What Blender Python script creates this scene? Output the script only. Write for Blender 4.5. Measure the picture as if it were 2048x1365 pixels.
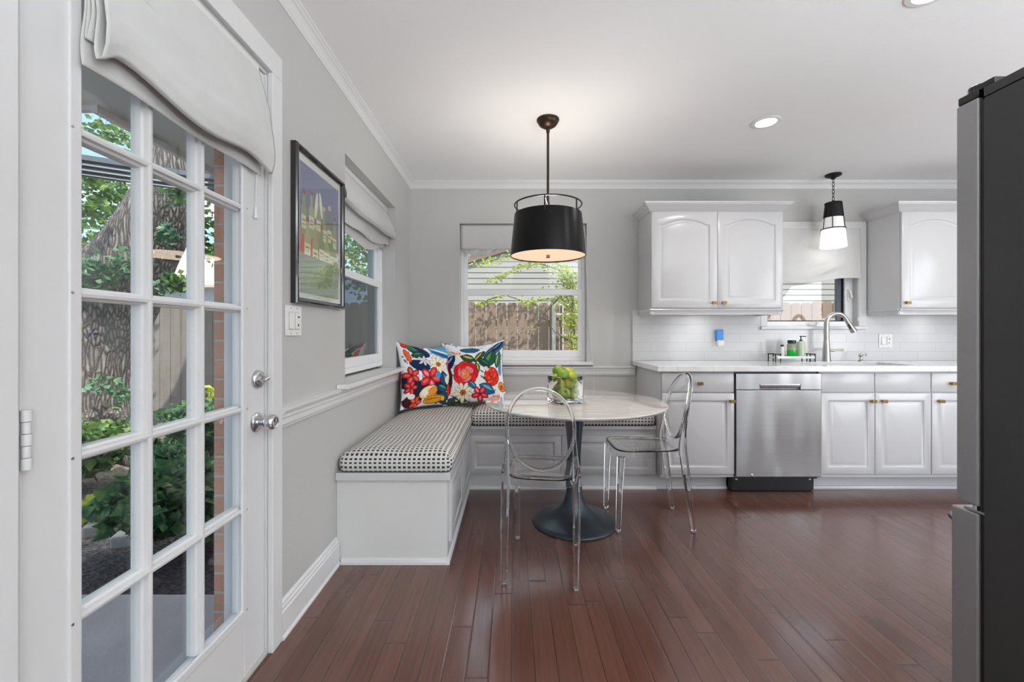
import bpy, bmesh, math, random
import numpy as np
from mathutils import Vector, Matrix
PI = math.pi
R = math.radians
rng = random.Random(7)
sc = bpy.context.scene
for o in list(bpy.data.objects): bpy.data.objects.remove(o)
COL = sc.collection

# ---------------------------------------------------------------- camera
F = 850.0; HZ = 668.0; CH = 1.12
cd = bpy.data.cameras.new('camera'); cam = bpy.data.objects.new('camera', cd); COL.objects.link(cam)
cam.location = (0, 0, CH); cam.rotation_euler = (R(90), 0, 0)
cd.sensor_width = 36; cd.sensor_fit = 'HORIZONTAL'; cd.lens = F/2048*36
cd.shift_y = -(682.5-HZ)/2048; cd.clip_start = .02; cd.clip_end = 200
sc.camera = cam
sc.view_settings.view_transform = 'Standard'; sc.view_settings.look = 'None'
sc.view_settings.gamma = 1; sc.view_settings.use_curve_mapping = False
sc.view_settings.exposure = 0.24

# ---------------------------------------------------------------- node helper
class NT:
    def __init__(s, tree): s.t = tree; s.n = tree.nodes; s.l = tree.links
    def node(s, typ, **kw):
        n = s.n.new(typ)
        for k, v in kw.items():
            if k == 'ins':
                for a, b in v.items():
                    i = n.inputs[a]
                    if hasattr(b, 'is_output') : s.l.new(b, i)
                    else: i.default_value = b
            else: setattr(n, k, v)
        return n
    def math(s, op, a, b=None, c=None, clamp=False):
        n = s.n.new('ShaderNodeMath'); n.operation = op; n.use_clamp = clamp
        for i, v in enumerate((a, b, c)):
            if v is None: continue
            if hasattr(v, 'is_output'): s.l.new(v, n.inputs[i])
            else: n.inputs[i].default_value = v
        return n.outputs[0]
    def mix(s, f, a, b, blend='MIX'):
        n = s.n.new('ShaderNodeMix'); n.data_type = 'RGBA'; n.blend_type = blend
        for i, v in ((0, f), (6, a), (7, b)):
            if hasattr(v, 'is_output'): s.l.new(v, n.inputs[i])
            else: n.inputs[i].default_value = v if i == 0 else (*v[:3], 1)
        return n.outputs[2]
    def ramp(s, f, stops):
        n = s.n.new('ShaderNodeValToRGB'); s.l.new(f, n.inputs[0])
        e = n.color_ramp.elements
        while len(e) < len(stops): e.new(.5)
        for k, (p, c) in enumerate(stops): e[k].position = p; e[k].color = (*c[:3], 1)
        return n.outputs[0]
    def pos(s): return s.n.new('ShaderNodeNewGeometry').outputs['Position']
    def objc(s): return s.n.new('ShaderNodeTexCoord').outputs['Object']
    def mapping(s, v, loc=(0,0,0), scale=(1,1,1), rot=(0,0,0)):
        n = s.node('ShaderNodeMapping', ins={'Vector': v}); n.inputs['Location'].default_value = loc
        n.inputs['Scale'].default_value = scale; n.inputs['Rotation'].default_value = rot
        return n.outputs[0]
    def noise(s, v, scale, detail=3, rough=.5, dist=0):
        n = s.node('ShaderNodeTexNoise', ins={'Vector': v, 'Scale': scale, 'Detail': detail, 'Roughness': rough, 'Distortion': dist})
        return n.outputs[0]
    def sep(s, v): return s.node('ShaderNodeSeparateXYZ', ins={0: v}).outputs
    def comb(s, x=0, y=0, z=0): return s.node('ShaderNodeCombineXYZ', ins={0: x, 1: y, 2: z}).outputs[0]
    def bump(s, h, strength=.3, dist=.002):
        return s.node('ShaderNodeBump', ins={'Height': h, 'Strength': strength, 'Distance': dist}).outputs[0]

MATS = {}
def mat(name, col=(.8,.8,.8), rough=.5, metal=0, spec=.5, coat=0, fn=None, **kw):
    if name in MATS: return MATS[name]
    m = bpy.data.materials.new(name); m.use_nodes = True
    nt = NT(m.node_tree); b = m.node_tree.nodes['Principled BSDF']
    b.inputs['Base Color'].default_value = (*col, 1); b.inputs['Roughness'].default_value = rough
    b.inputs['Metallic'].default_value = metal; b.inputs['Specular IOR Level'].default_value = spec
    b.inputs['Coat Weight'].default_value = coat
    for k, v in kw.items(): b.inputs[k.replace('_', ' ')].default_value = v
    if fn: fn(nt, b)
    MATS[name] = m
    return m
def subtle(scale=400, strength=.15, dist=.001, amt=.04, colscale=3):
    def f(nt, b):
        p = nt.pos(); c = b.inputs['Base Color'].default_value[:3]
        n = nt.noise(p, colscale, 4)
        nt.l.new(nt.mix(n, [x*(1-amt) for x in c], [min(1, x*(1+amt)) for x in c]), b.inputs['Base Color'])
        nt.l.new(nt.bump(nt.noise(p, scale, 3), strength, dist), b.inputs['Normal'])
    return f

# ---------------------------------------------------------------- world + sun + window daylight
w = bpy.data.worlds.new('sky'); sc.world = w; w.use_nodes = True
nt = NT(w.node_tree); bg = w.node_tree.nodes['Background']
d = w.node_tree.nodes.new('ShaderNodeTexCoord').outputs['Generated']
z = nt.sep(d)[2]
grad = nt.ramp(nt.math('MULTIPLY_ADD', z, .5, .5), [(.30, (.30,.30,.28)), (.50, (.78,.87,.97)), (.60, (.42,.64,.92)), (.70, (.34,.56,.88)), (.86, (1.5,1.55,1.62)), (1., (1.7,1.72,1.75))])
cl = nt.ramp(nt.noise(nt.mapping(d, scale=(1,1,3.2)), 3.2, 6, .6), [(.50, (0,0,0)), (.68, (1,1,1))])
colr = nt.mix(cl, grad, (1.0, 1.0, 1.0))
nt.l.new(colr, bg.inputs[0]); bg.inputs[1].default_value = 1.4

def sun(rot, e, col):
    l = bpy.data.lights.new('sun', 'SUN'); l.energy = e; l.angle = R(1.0); l.color = col
    o = bpy.data.objects.new('sun', l); COL.objects.link(o); o.rotation_euler = rot; return o
SUNDIR = Vector((-.30, .50, -.81)).normalized()      # light travels this way
sun(SUNDIR.to_track_quat('-Z', 'Y').to_euler(), 4.6, (1, .94, .84))

def area(name, loc, direction, sx, sy, e, col=(1,1,1), shape='RECTANGLE', spread=180):
    l = bpy.data.lights.new(name, 'AREA'); l.shape = shape; l.size = sx; l.size_y = sy; l.energy = e; l.color = col
    l.spread = R(spread)
    o = bpy.data.objects.new(name, l); COL.objects.link(o); o.location = loc
    o.rotation_euler = Vector(direction).to_track_quat('-Z', 'Z').to_euler(); return o
# area lamps added as daylight at the openings of the wall behind the camera and of the right hand wall
area('daylight_rear', (3.05, -3.12, 1.25), (-.15, 1, .45), 2.6, 2.1, 70, (.95, .98, 1))
area('daylight_fill_right', (4.52, .75, 1.35), (-1, .15, .95), 2.2, 1.5, 44, (.97, .985, 1))  # added fill, tilted up to brighten the far ceiling

# ---------------------------------------------------------------- object helpers
WO = {}
def worigin(o): return WO.get(o.name, Vector((0,0,0)))
def props(o, label=None, cat=None, group=None, kind=None):
    if label: o['label'] = label
    if cat: o['category'] = cat
    if group: o['group'] = group
    if kind: o['kind'] = kind
    return o
def thing(name, label, cat, loc=(0,0,0), group=None, kind=None):
    o = bpy.data.objects.new(name, None); COL.objects.link(o); o.location = loc; o.empty_display_size = .05
    WO[o.name] = Vector(loc)
    return props(o, label, cat, group, kind)
class MB:
    def __init__(s): s.v = []; s.f = []
    def add(s, vs, fs):
        k = len(s.v); s.v += [tuple(v) for v in vs]; s.f += [tuple(i+k for i in f) for f in fs]; return s
    def box(s, x0, x1, y0, y1, z0, z1, M=None):
        x0, x1 = sorted((x0, x1)); y0, y1 = sorted((y0, y1)); z0, z1 = sorted((z0, z1))
        vs = [(x0,y0,z0),(x1,y0,z0),(x1,y1,z0),(x0,y1,z0),(x0,y0,z1),(x1,y0,z1),(x1,y1,z1),(x0,y1,z1)]
        if M: vs = [M @ Vector(v) for v in vs]
        return s.add(vs, [(0,3,2,1),(4,5,6,7),(0,1,5,4),(1,2,6,5),(2,3,7,6),(3,0,4,7)])
    def prism(s, poly, axis, a, b):
        n = len(poly); vs = []
        for t in (a, b):
            for p, q in poly:
                vs.append({'x': (t,p,q), 'y': (p,t,q), 'z': (p,q,t)}[axis])
        fs = [tuple(range(n))[::-1], tuple(range(n, 2*n))] + [(i, (i+1)%n, (i+1)%n+n, i+n) for i in range(n)]
        return s.add(vs, fs)
    def lathe(s, prof, c=(0,0,0), n=32, M=None, cap=True):
        vs = []; fs = []
        for r, z in prof:
            for i in range(n):
                a = 2*PI*i/n; vs.append(Vector((r*math.cos(a), r*math.sin(a), z)))
        m = len(prof)
        for j in range(m-1):
            for i in range(n): fs.append((j*n+i, j*n+(i+1)%n, (j+1)*n+(i+1)%n, (j+1)*n+i))
        if cap: fs.append(tuple(range(n))[::-1]); fs.append(tuple((m-1)*n+i for i in range(n)))
        if M: vs = [M @ v for v in vs]
        vs = [v+Vector(c) for v in vs]
        return s.add(vs, fs)
    def tube(s, pts, rad, n=10, closed=False, cap=True, flat=None):
        pts = [Vector(p) for p in pts]; m = len(pts)
        rs = rad if isinstance(rad, (list, tuple)) else [rad]*m
        vs = []; fs = []; up = None
        for j in range(m):
            if closed: t = pts[(j+1)%m]-pts[j-1]
            else: t = pts[min(j+1, m-1)]-pts[max(j-1, 0)]
            if t.length < 1e-9: t = Vector((0,0,1))
            t.normalize()
            if up is None:
                up = Vector((0,0,1)) if abs(t.z) < .9 else Vector((0,1,0))
                if flat: up = Vector(flat)
            u = (up - t*up.dot(t))
            if u.length < 1e-6: u = t.orthogonal()
            u.normalize(); up = u; v = t.cross(u)
            for i in range(n):
                a = 2*PI*(i+.5)/n; vs.append(pts[j]+(u*math.cos(a)+v*math.sin(a))*rs[j])
        for j in range(m if closed else m-1):
            k = (j+1)%m
            for i in range(n): fs.append((j*n+i, j*n+(i+1)%n, k*n+(i+1)%n, k*n+i))
        if cap and not closed: fs.append(tuple(range(n))[::-1]); fs.append(tuple((m-1)*n+i for i in range(n)))
        return s.add(vs, fs)
    def cyl(s, p0, p1, r, n=16): return s.tube([p0, p1], r, n)
    def sphere(s, c, r, n=16, sz=(1,1,1)):
        prof = [(max(1e-5, r*math.sin(PI*k/(n//2))), -r*math.cos(PI*k/(n//2))) for k in range(n//2+1)]
        M = Matrix.Diagonal((*sz, 1))
        return s.lathe(prof, c, n, M)
    def loops(s, ls, close_last=True, close_first=False):
        n = len(ls[0]); vs = [p for l in ls for p in l]; fs = []
        for j in range(len(ls)-1):
            for i in range(n): fs.append((j*n+i, j*n+(i+1)%n, (j+1)*n+(i+1)%n, (j+1)*n+i))
        if close_last: fs.append(tuple((len(ls)-1)*n+i for i in range(n)))
        if close_first: fs.append(tuple(range(n))[::-1])
        return s.add(vs, fs)
    def ring(s, u0, u1, v0, v1, wl, wr, wb, wt, d0, d1, P):
        o = [(u0,v0), (u1,v0), (u1,v1), (u0,v1)]; i_ = [(u0+wl,v0+wb), (u1-wr,v0+wb), (u1-wr,v1-wt), (u0+wl,v1-wt)]
        vs = [P(u, v, d) for d in (d0, d1) for L in (o, i_) for u, v in L]; fs = []
        for k in range(4):
            j = (k+1) % 4; fs += [(k, j, 4+j, 4+k), (8+k, 12+k, 12+j, 8+j), (k, 8+k, 8+j, j), (4+k, 4+j, 12+j, 12+k)]
        return s.add(vs, fs)
    def grid(s, nu, nv, fn):
        vs = [fn(i/nu, j/nv) for j in range(nv+1) for i in range(nu+1)]
        fs = [(j*(nu+1)+i, j*(nu+1)+i+1, (j+1)*(nu+1)+i+1, (j+1)*(nu+1)+i) for j in range(nv) for i in range(nu)]
        return s.add(vs, fs)
    def build(s, name, m, parent=None, smooth=False, bev=0, seg=2, sol=0, sub=0, fix=True, **pr):
        xs = np.array(s.v, dtype=float); lo = xs.min(0); hi = xs.max(0)
        org = Vector(((lo[0]+hi[0])/2, (lo[1]+hi[1])/2, lo[2]))
        me = bpy.data.meshes.new(name)
        me.from_pydata([tuple(v) for v in (xs-np.array(org))], [], s.f); me.update()
        if fix:
            bm = bmesh.new(); bm.from_mesh(me); bmesh.ops.recalc_face_normals(bm, faces=bm.faces); bm.to_mesh(me); bm.free()
        o = bpy.data.objects.new(name, me); COL.objects.link(o)
        if m: me.materials.append(m)
        WO[o.name] = org
        if parent is not None: o.parent = parent; o.location = org-worigin(parent)
        else: o.location = org
        if smooth:
            for p in me.polygons: p.use_smooth = True
            if smooth != 'all':
                try:
                    me.set_sharp_from_angle(angle=R(40))
                except Exception: pass
        if sol:
            x = o.modifiers.new('sol', 'SOLIDIFY'); x.thickness = sol; x.offset = 0
        if bev:
            x = o.modifiers.new('bev', 'BEVEL'); x.width = bev; x.segments = seg; x.limit_method = 'ANGLE'; x.angle_limit = R(35)
            x.harden_normals = False
        if sub:
            x = o.modifiers.new('sub', 'SUBSURF'); x.levels = sub; x.render_levels = sub
        return props(o, **pr) if pr else o
def struct(o): o['kind'] = 'structure'; return o
def dup(root, loc, rz=None, label=None, **kw):
    r = root.copy(); COL.objects.link(r); r.location = loc
    if rz is not None: r.rotation_euler = rz if isinstance(rz, (tuple, list)) else (0, 0, rz)
    if label: r['label'] = label
    for k, v in kw.items(): r[k] = v
    for ch in list(root.children):
        c = ch.copy(); COL.objects.link(c); c.parent = r
        for g in ch.children:
            e = g.copy(); COL.objects.link(e); e.parent = c
    return r

# ---------------------------------------------------------------- materials
def orange_peel(nt, b):
    p = nt.pos(); nt.l.new(nt.bump(nt.noise(p, 110, 3, .55), .35, .0035), b.inputs['Normal'])
M_wall = mat('wall_paint', (.505,.502,.49), .55, fn=orange_peel)
M_ceil = mat('ceiling_paint', (.90,.90,.91), .8, fn=subtle(130, .25, .002, .01))
M_trim = mat('trim_paint', (.70,.70,.70), .35, fn=subtle(30, .05, .001, .015))
M_cab = mat('cabinet_lacquer', (.60,.60,.61), .22, fn=subtle(20, .04, .001, .01))
M_bench = mat('bench_paint', (.68,.68,.66), .45, fn=subtle(60, .05, .001, .02))
M_vinyl = mat('window_vinyl', (.84,.85,.86), .35, fn=subtle(40, .03, .001, .01))
M_nickel = mat('brushed_nickel', (.50,.47,.44), .28, 1, fn=subtle(300, .05, .0005, .05))
M_chrome = mat('satin_chrome', (.62,.63,.65), .22, 1, fn=subtle(300, .04, .0005, .04))
M_brass = mat('aged_brass', (.40,.25,.09), .36, 1, fn=subtle(200, .1, .0005, .15, 60))
M_blackm = mat('black_metal', (.012,.012,.014), .38, .3, fn=subtle(200, .06, .0005, .2))
M_bronze = mat('dark_bronze', (.055,.035,.022), .38, .7, fn=subtle(200, .06, .0005, .2))
M_base = mat('table_base_metal', (.060,.078,.092), .34, .7, fn=subtle(250, .08, .0005, .15, 8))
M_black = mat('black_plastic', (.01,.01,.011), .35, fn=subtle(200, .05, .0005, .1))
M_plate = mat('white_plastic', (.80,.80,.78), .3, fn=subtle(80, .02, .0005, .01))
M_rub = mat('clear_rubber', (.62,.62,.61), .3, Transmission_Weight=.4, fn=subtle(80, .02, .0005, .02))
def steel_fn(ax):
    def f(nt, b):
        p = nt.pos(); sc_ = (3, 3, 900) if ax == 'h' else (900, 900, 3)
        n = nt.noise(nt.mapping(p, scale=sc_), 1, 4)
        nt.l.new(nt.mix(n, (.31,.31,.315), (.46,.46,.465)), b.inputs['Base Color'])
        nt.l.new(nt.math('MULTIPLY_ADD', n, .12, .24), b.inputs['Roughness'])
        n2 = nt.noise(nt.mapping(p, scale=(5, 5, 1.2)), 1, 1)
        b1 = nt.bump(n2, .9, .02)
        bb = nt.node('ShaderNodeBump', ins={'Height': n, 'Strength': .08, 'Distance': .0005, 'Normal': b1})
        nt.l.new(bb.outputs[0], b.inputs['Normal'])
    return f
M_steel = mat('brushed_steel', (.45,.45,.46), .3, 1, fn=steel_fn('h'))
M_sink = mat('sink_steel', (.40,.40,.41), .35, 1, fn=subtle(200, .05, .0005, .05))
def fridge_fn(nt, b):
    p = nt.pos(); v = nt.node('ShaderNodeTexVoronoi', ins={'Vector': p, 'Scale': 420}).outputs[0]
    nt.l.new(nt.mix(nt.noise(p, 4, 3), (.040,.040,.041), (.052,.052,.053)), b.inputs['Base Color'])
    nt.l.new(nt.bump(v, .5, .0006), b.inputs['Normal'])
M_fridge = mat('black_textured_steel', (.024,.024,.025), .42, .1, fn=fridge_fn)
def fabric_fn(c, amt=.05, scale=900):
    def f(nt, b):
        p = nt.objc()
        wv = nt.math('ADD', nt.noise(nt.mapping(p, scale=(1,1,.15)), scale, 2), nt.noise(nt.mapping(p, scale=(.15,.15,1)), scale, 2))
        nt.l.new(nt.mix(nt.noise(p, 14, 4), [x*(1-amt) for x in c], [min(1,x*(1+amt)) for x in c]), b.inputs['Base Color'])
        nt.l.new(nt.bump(wv, .25, .0008), b.inputs['Normal'])
    return f
M_shade = mat('linen_shade', (.62,.62,.61), .9, spec=.2, fn=fabric_fn((.62,.62,.61)), Subsurface_Weight=0.0)
M_piping = mat('charcoal_piping', (.035,.037,.05), .85, fn=fabric_fn((.035,.037,.05)))

def glass_thin(name, tint=(1,1,1), ior=1.5, dark=None):
    m = bpy.data.materials.new(name); m.use_nodes = True; t = m.node_tree; t.nodes.clear(); nt = NT(t)
    out = nt.node('ShaderNodeOutputMaterial')
    tr = nt.node('ShaderNodeBsdfTransparent', ins={0: (*tint, 1)})
    gl = nt.node('ShaderNodeBsdfGlossy', ins={'Color': (1,1,1,1), 'Roughness': .0})
    fc = nt.node('ShaderNodeLayerWeight', ins={'Blend': .5}).outputs['Facing']
    fr = nt.math('MULTIPLY_ADD', nt.math('POWER', fc, 5), .96 if ior > 1.2 else .1, .035 if ior > 1.2 else .0)
    mx = nt.node('ShaderNodeMixShader', ins={0: fr, 1: tr.outputs[0], 2: gl.outputs[0]})
    t.links.new(mx.outputs[0], out.inputs[0]); MATS[name] = m; return m
M_pane = glass_thin('window_glass', (.96,.98,.98))
M_screen = glass_thin('insect_screen', (.34,.40,.44), 1.05)
M_glass = mat('clear_glass', (1,1,1), .0, Transmission_Weight=1, IOR=1.45)
def acr(nt, b):
    nt.l.new(nt.mix(nt.noise(nt.objc(), 6, 2), (.985,.992,.998), (.99,.995,1.0)), b.inputs['Base Color'])
M_acryl = mat('clear_polycarbonate', (.97,.975,.98), .01, Transmission_Weight=1, IOR=1.4, fn=acr)

M_fsteel = mat('fridge_steel', (.36,.36,.37), .42, .55, fn=subtle(500, .1, .0004, .06, 200))
# floor planks
def floor_fn(nt, b):
    p = nt.pos(); x, y, z_ = nt.sep(p); W = .0765
    row = nt.math('FLOOR', nt.math('DIVIDE', x, W)); fx = nt.math('FRACT', nt.math('DIVIDE', x, W))
    rr = nt.node('ShaderNodeTexWhiteNoise', noise_dimensions='1D', ins={'W': row}).outputs[0]
    yy = nt.math('ADD', nt.math('DIVIDE', y, nt.math('MULTIPLY_ADD', rr, .7, .9)), nt.math('MULTIPLY', rr, 7.3))
    idn = nt.math('FLOOR', yy); fy = nt.math('FRACT', yy)
    cell = nt.node('ShaderNodeTexWhiteNoise', noise_dimensions='2D', ins={'Vector': nt.comb(row, idn)}).outputs
    tone = cell[0]
    gx = nt.math('MINIMUM', fx, nt.math('SUBTRACT', 1, fx)); gy = nt.math('MINIMUM', fy, nt.math('SUBTRACT', 1, fy))
    gm = nt.math('MAXIMUM', nt.math('LESS_THAN', gx, .016), nt.math('LESS_THAN', gy, .0016))
    gs = nt.math('MINIMUM', nt.math('MULTIPLY', gx, 14), nt.math('MULTIPLY', gy, 160)); gs = nt.math('MINIMUM', gs, 1)
    off = nt.node('ShaderNodeVectorMath', operation='ADD', ins={0: p, 1: nt.node('ShaderNodeVectorMath', operation='SCALE', ins={0: cell[1], 'Scale': 9.0}).outputs[0]}).outputs[0]
    g1 = nt.noise(nt.mapping(off, scale=(55, 2.6, 1)), 1, 5, .6, .6)
    g2 = nt.noise(nt.mapping(off, scale=(16, 1.0, 1)), 1.3, 3, .5, .6)
    rings = nt.math('FRACT', nt.math('MULTIPLY', g2, 9)); rings = nt.math('ABSOLUTE', nt.math('SUBTRACT', rings, .5))
    c0 = nt.mix(tone, (.125,.050,.034), (.180,.078,.054))
    c1 = nt.mix(nt.math('MULTIPLY', g1, .8), c0, (.052,.017,.012))
    c2 = nt.mix(nt.math('MULTIPLY', rings, .22), c1, (.135,.060,.044))
    c3 = nt.mix(nt.math('MULTIPLY', gm, .85), c2, (.014,.007,.005))
    nt.l.new(c3, b.inputs['Base Color'])
    nt.l.new(nt.math('MULTIPLY_ADD', nt.noise(p, 5, 3), .10, .13), b.inputs['Roughness'])
    h = nt.math('ADD', nt.math('ADD', nt.math('MULTIPLY', gs, 1.0), nt.math('MULTIPLY', g1, .22)), nt.math('MULTIPLY', nt.noise(nt.mapping(off, scale=(8, 1.5, 1)), 1, 2), .9))
    nt.l.new(nt.bump(h, .30, .0015), b.inputs['Normal'])
M_floor = mat('mahogany_planks', (.1,.045,.035), .28, spec=.85, coat=.2, Coat_Roughness=.16, fn=floor_fn)

def tile_fn(nt, b):
    p = nt.pos(); x, y, z_ = nt.sep(p)
    v = nt.comb(nt.math('SUBTRACT', x, 1.459-2.975), nt.math('SUBTRACT', z_, .896-.1514), 0)
    br = nt.node('ShaderNodeTexBrick', offset=.5, offset_frequency=2, squash=1, ins={'Vector': v, 'Color1': (.64,.64,.65,1), 'Color2': (.66,.66,.67,1), 'Mortar': (.52,.52,.53,1), 'Scale': 1, 'Mortar Size': .0013, 'Mortar Smooth': .2, 'Bias': 0, 'Brick Width': .2975, 'Row Height': .0757})
    nt.l.new(br.outputs[0], b.inputs['Base Color'])
    nt.l.new(nt.bump(nt.math('SUBTRACT', 1, br.outputs[1]), .5, .002), b.inputs['Normal'])
M_tile = mat('subway_tile', (.8,.8,.8), .16, fn=tile_fn)
def quartz_fn(nt, b):
    p = nt.pos()
    a = nt.noise(p, 3.5, 6, .6, 1.2); v = nt.ramp(a, [(.46, (1,1,1)), (.50, (0,0,0)), (.54, (1,1,1))])
    c = nt.mix(nt.noise(p, 60, 2), (.80,.80,.80), (.86,.86,.86))
    nt.l.new(nt.mix(nt.math('MULTIPLY', nt.math('SUBTRACT', 1, v), .25), c, (.55,.53,.50)), b.inputs['Base Color'])
M_quartz = mat('white_quartz', (.8,.8,.8), .12, fn=quartz_fn)
def marble_fn(nt, b):
    p = nt.objc()
    q = nt.mapping(p, rot=(0,0,R(-12)), scale=(1.2, 6, 1))
    a = nt.noise(q, 1.6, 7, .62, 1.1); v = nt.ramp(a, [(.40, (0,0,0)), (.475, (.75,.75,.75)), (.50, (1,1,1)), (.56, (.1,.1,.1)), (.7, (0,0,0))])
    x = nt.sep(p)[0]
    warm = nt.mix(nt.math('MULTIPLY_ADD', nt.noise(p, 2.0, 3), 1.2, nt.math('MULTIPLY', x, 1.0), clamp=True), (.80,.80,.80), (.70,.65,.61))
    nt.l.new(nt.mix(nt.math('MULTIPLY', v, .40), warm, (.45,.40,.37)), b.inputs['Base Color'])
M_marble = mat('veined_marble', (.7,.7,.7), .05, spec=.7, coat=.6, fn=marble_fn)
def dots_fn(nt, b):
    uv = nt.node('ShaderNodeUVMap', uv_map='UVMap').outputs[0]; u, v, _ = nt.sep(uv); P = .0236
    uu = nt.math('ADD', u, nt.math('MULTIPLY', nt.noise(uv, 40, 2), .002))
    fu = nt.math('FRACT', nt.math('DIVIDE', uu, P)); fv = nt.math('FRACT', nt.math('DIVIDE', v, P))
    a = nt.math('LESS_THAN', nt.math('ABSOLUTE', nt.math('SUBTRACT', fu, .5)), .27)
    c = nt.math('LESS_THAN', nt.math('ABSOLUTE', nt.math('SUBTRACT', fv, .5)), .25)
    m_ = nt.math('MULTIPLY', a, c)
    notch = nt.math('MULTIPLY', nt.math('LESS_THAN', nt.math('ABSOLUTE', nt.math('SUBTRACT', fu, .5)), .035), nt.math('GREATER_THAN', fv, .58))
    m_ = nt.math('MULTIPLY', m_, nt.math('SUBTRACT', 1, notch))
    base = nt.mix(nt.noise(uv, 300, 3), (.56,.55,.52), (.70,.69,.66))
    nt.l.new(nt.mix(m_, base, (.022,.023,.032)), b.inputs['Base Color'])
    h = nt.math('ADD', nt.noise(uv, 900, 2), nt.math('MULTIPLY', m_, .5))
    nt.l.new(nt.bump(h, .3, .001), b.inputs['Normal'])
M_dots = mat('dotted_cushion_fabric', (.7,.7,.68), .9, spec=.2, fn=dots_fn)
def vcol_fn(bumpy):
    def f(nt, b):
        c = nt.node('ShaderNodeVertexColor', layer_name='Col').outputs[0]
        nt.l.new(c, b.inputs['Base Color'])
        if bumpy: nt.l.new(nt.bump(nt.noise(nt.objc(), 700, 2), .25, .0008), b.inputs['Normal'])
    return f
M_floral = mat('floral_print_fabric', (.8,.8,.8), .85, spec=.2, fn=vcol_fn(True))
M_poster = mat('printed_poster', (.8,.8,.8), .6, fn=vcol_fn(False))
def brick_fn(nt, b):
    p = nt.pos(); x, y, z_ = nt.sep(p)
    v = nt.comb(nt.math('ADD', x, y), nt.math('ADD', z_, .3), 0)
    br = nt.node('ShaderNodeTexBrick', offset=.5, ins={'Vector': v, 'Color1': (.42,.20,.13,1), 'Color2': (.50,.27,.19,1), 'Mortar': (.42,.40,.38,1), 'Scale': 1, 'Mortar Size': .006, 'Mortar Smooth': .3, 'Brick Width': .21, 'Row Height': .0665})
    n = nt.noise(p, 90, 4)
    nt.l.new(nt.mix(nt.math('MULTIPLY', n, .6), br.outputs[0], (.60,.38,.28)), b.inputs['Base Color'])
    nt.l.new(nt.bump(nt.math('MULTIPLY_ADD', n, .4, nt.math('SUBTRACT', 1, br.outputs[1])), .6, .006), b.inputs['Normal'])
M_brick = mat('red_brick', (.45,.25,.18), .9, fn=brick_fn)
def wood_fn(c0, c1, s=1):
    def f(nt, b):
        p = nt.pos(); x, y, z_ = nt.sep(p)
        n = nt.noise(nt.mapping(p, scale=(30*s, 30*s, 1.6*s)), 1, 5, .6, .8)
        n2 = nt.noise(p, 3, 4, .6)
        wx = nt.math('MULTIPLY_ADD', x, -.6, -1.0, clamp=True)
        c = nt.mix(wx, nt.mix(n, c0, c1), nt.mix(n, (.20,.18,.16), (.36,.335,.31)))
        nt.l.new(nt.mix(nt.math('MULTIPLY', n2, .5), c, [q*.55 for q in c0]), b.inputs['Base Color'])
        nt.l.new(nt.bump(n, .5, .004), b.inputs['Normal'])
    return f
M_fence = mat('weathered_cedar', (.3,.22,.17), .9, fn=wood_fn((.23,.155,.115), (.40,.29,.225)))
def bark_fn(nt, b):
    p = nt.pos()
    dp = nt.node('ShaderNodeVectorMath', operation='ADD', ins={0: nt.mapping(p, scale=(34,34,4.2)), 1: nt.node('ShaderNodeVectorMath', operation='SCALE', ins={0: nt.node('ShaderNodeTexNoise', ins={'Vector': p, 'Scale': 4.0, 'Detail': 5.0}).outputs['Color'], 'Scale': 1.6}).outputs[0]}).outputs[0]
    v = nt.node('ShaderNodeTexVoronoi', feature='DISTANCE_TO_EDGE', ins={'Vector': dp, 'Scale': 1.0}).outputs[0]
    r = nt.ramp(v, [(0, (.035,.030,.028)), (.10, (.14,.12,.11)), (.3, (.34,.30,.27)), (.7, (.45,.41,.37))])
    n = nt.noise(p, 60, 4)
    nt.l.new(nt.mix(nt.math('MULTIPLY', n, .5), r, (.16,.14,.125)), b.inputs['Base Color'])
    h = nt.math('ADD', nt.math('MINIMUM', nt.math('MULTIPLY', v, 3), 1), nt.math('MULTIPLY', n, .3))
    nt.l.new(nt.bump(h, .8, .02), b.inputs['Normal'])
M_bark = mat('furrowed_bark', (.2,.18,.16), .95, fn=bark_fn)
def leafmat(name, a, b_, c=None, tr=.35):
    def f(nt, b):
        p = nt.pos(); n = nt.node('ShaderNodeTexWhiteNoise', noise_dimensions='3D', ins={'Vector': nt.mapping(p, scale=(1,1,1))}).outputs[0]
        k = nt.noise(p, 14, 3)
        nt.l.new(nt.ramp(k, [(.32, a), (.52, b_), (.68, c or b_)]), b.inputs['Base Color'])
    m = mat(name, a, .45, spec=.4, fn=f)
    t = m.node_tree; ntt = NT(t); pb = t.nodes['Principled BSDF']; out = [x for x in t.nodes if x.type == 'OUTPUT_MATERIAL'][0]
    tl = ntt.node('ShaderNodeBsdfTranslucent')
    t.links.new(pb.inputs['Base Color'].links[0].from_socket, tl.inputs[0])
    mx = ntt.node('ShaderNodeMixShader', ins={0: tr, 1: pb.outputs[0], 2: tl.outputs[0]}); t.links.new(mx.outputs[0], out.inputs[0])
    return m
M_leaf = leafmat('tree_leaf', (.05,.12,.05), (.13,.26,.07), (.30,.42,.10))
M_ivy = leafmat('ivy_leaf', (.06,.15,.09), (.12,.25,.14), (.22,.36,.16), .2)
M_shrub = leafmat('shrub_leaf', (.025,.09,.05), (.07,.20,.08), (.22,.38,.10), .3)
M_ylw = leafmat('yellow_green_leaf', (.28,.38,.05), (.50,.58,.07), (.72,.74,.16), .5)
M_vine = leafmat('vine_leaf', (.22,.32,.04), (.46,.55,.07), (.68,.72,.16), .5)
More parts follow.
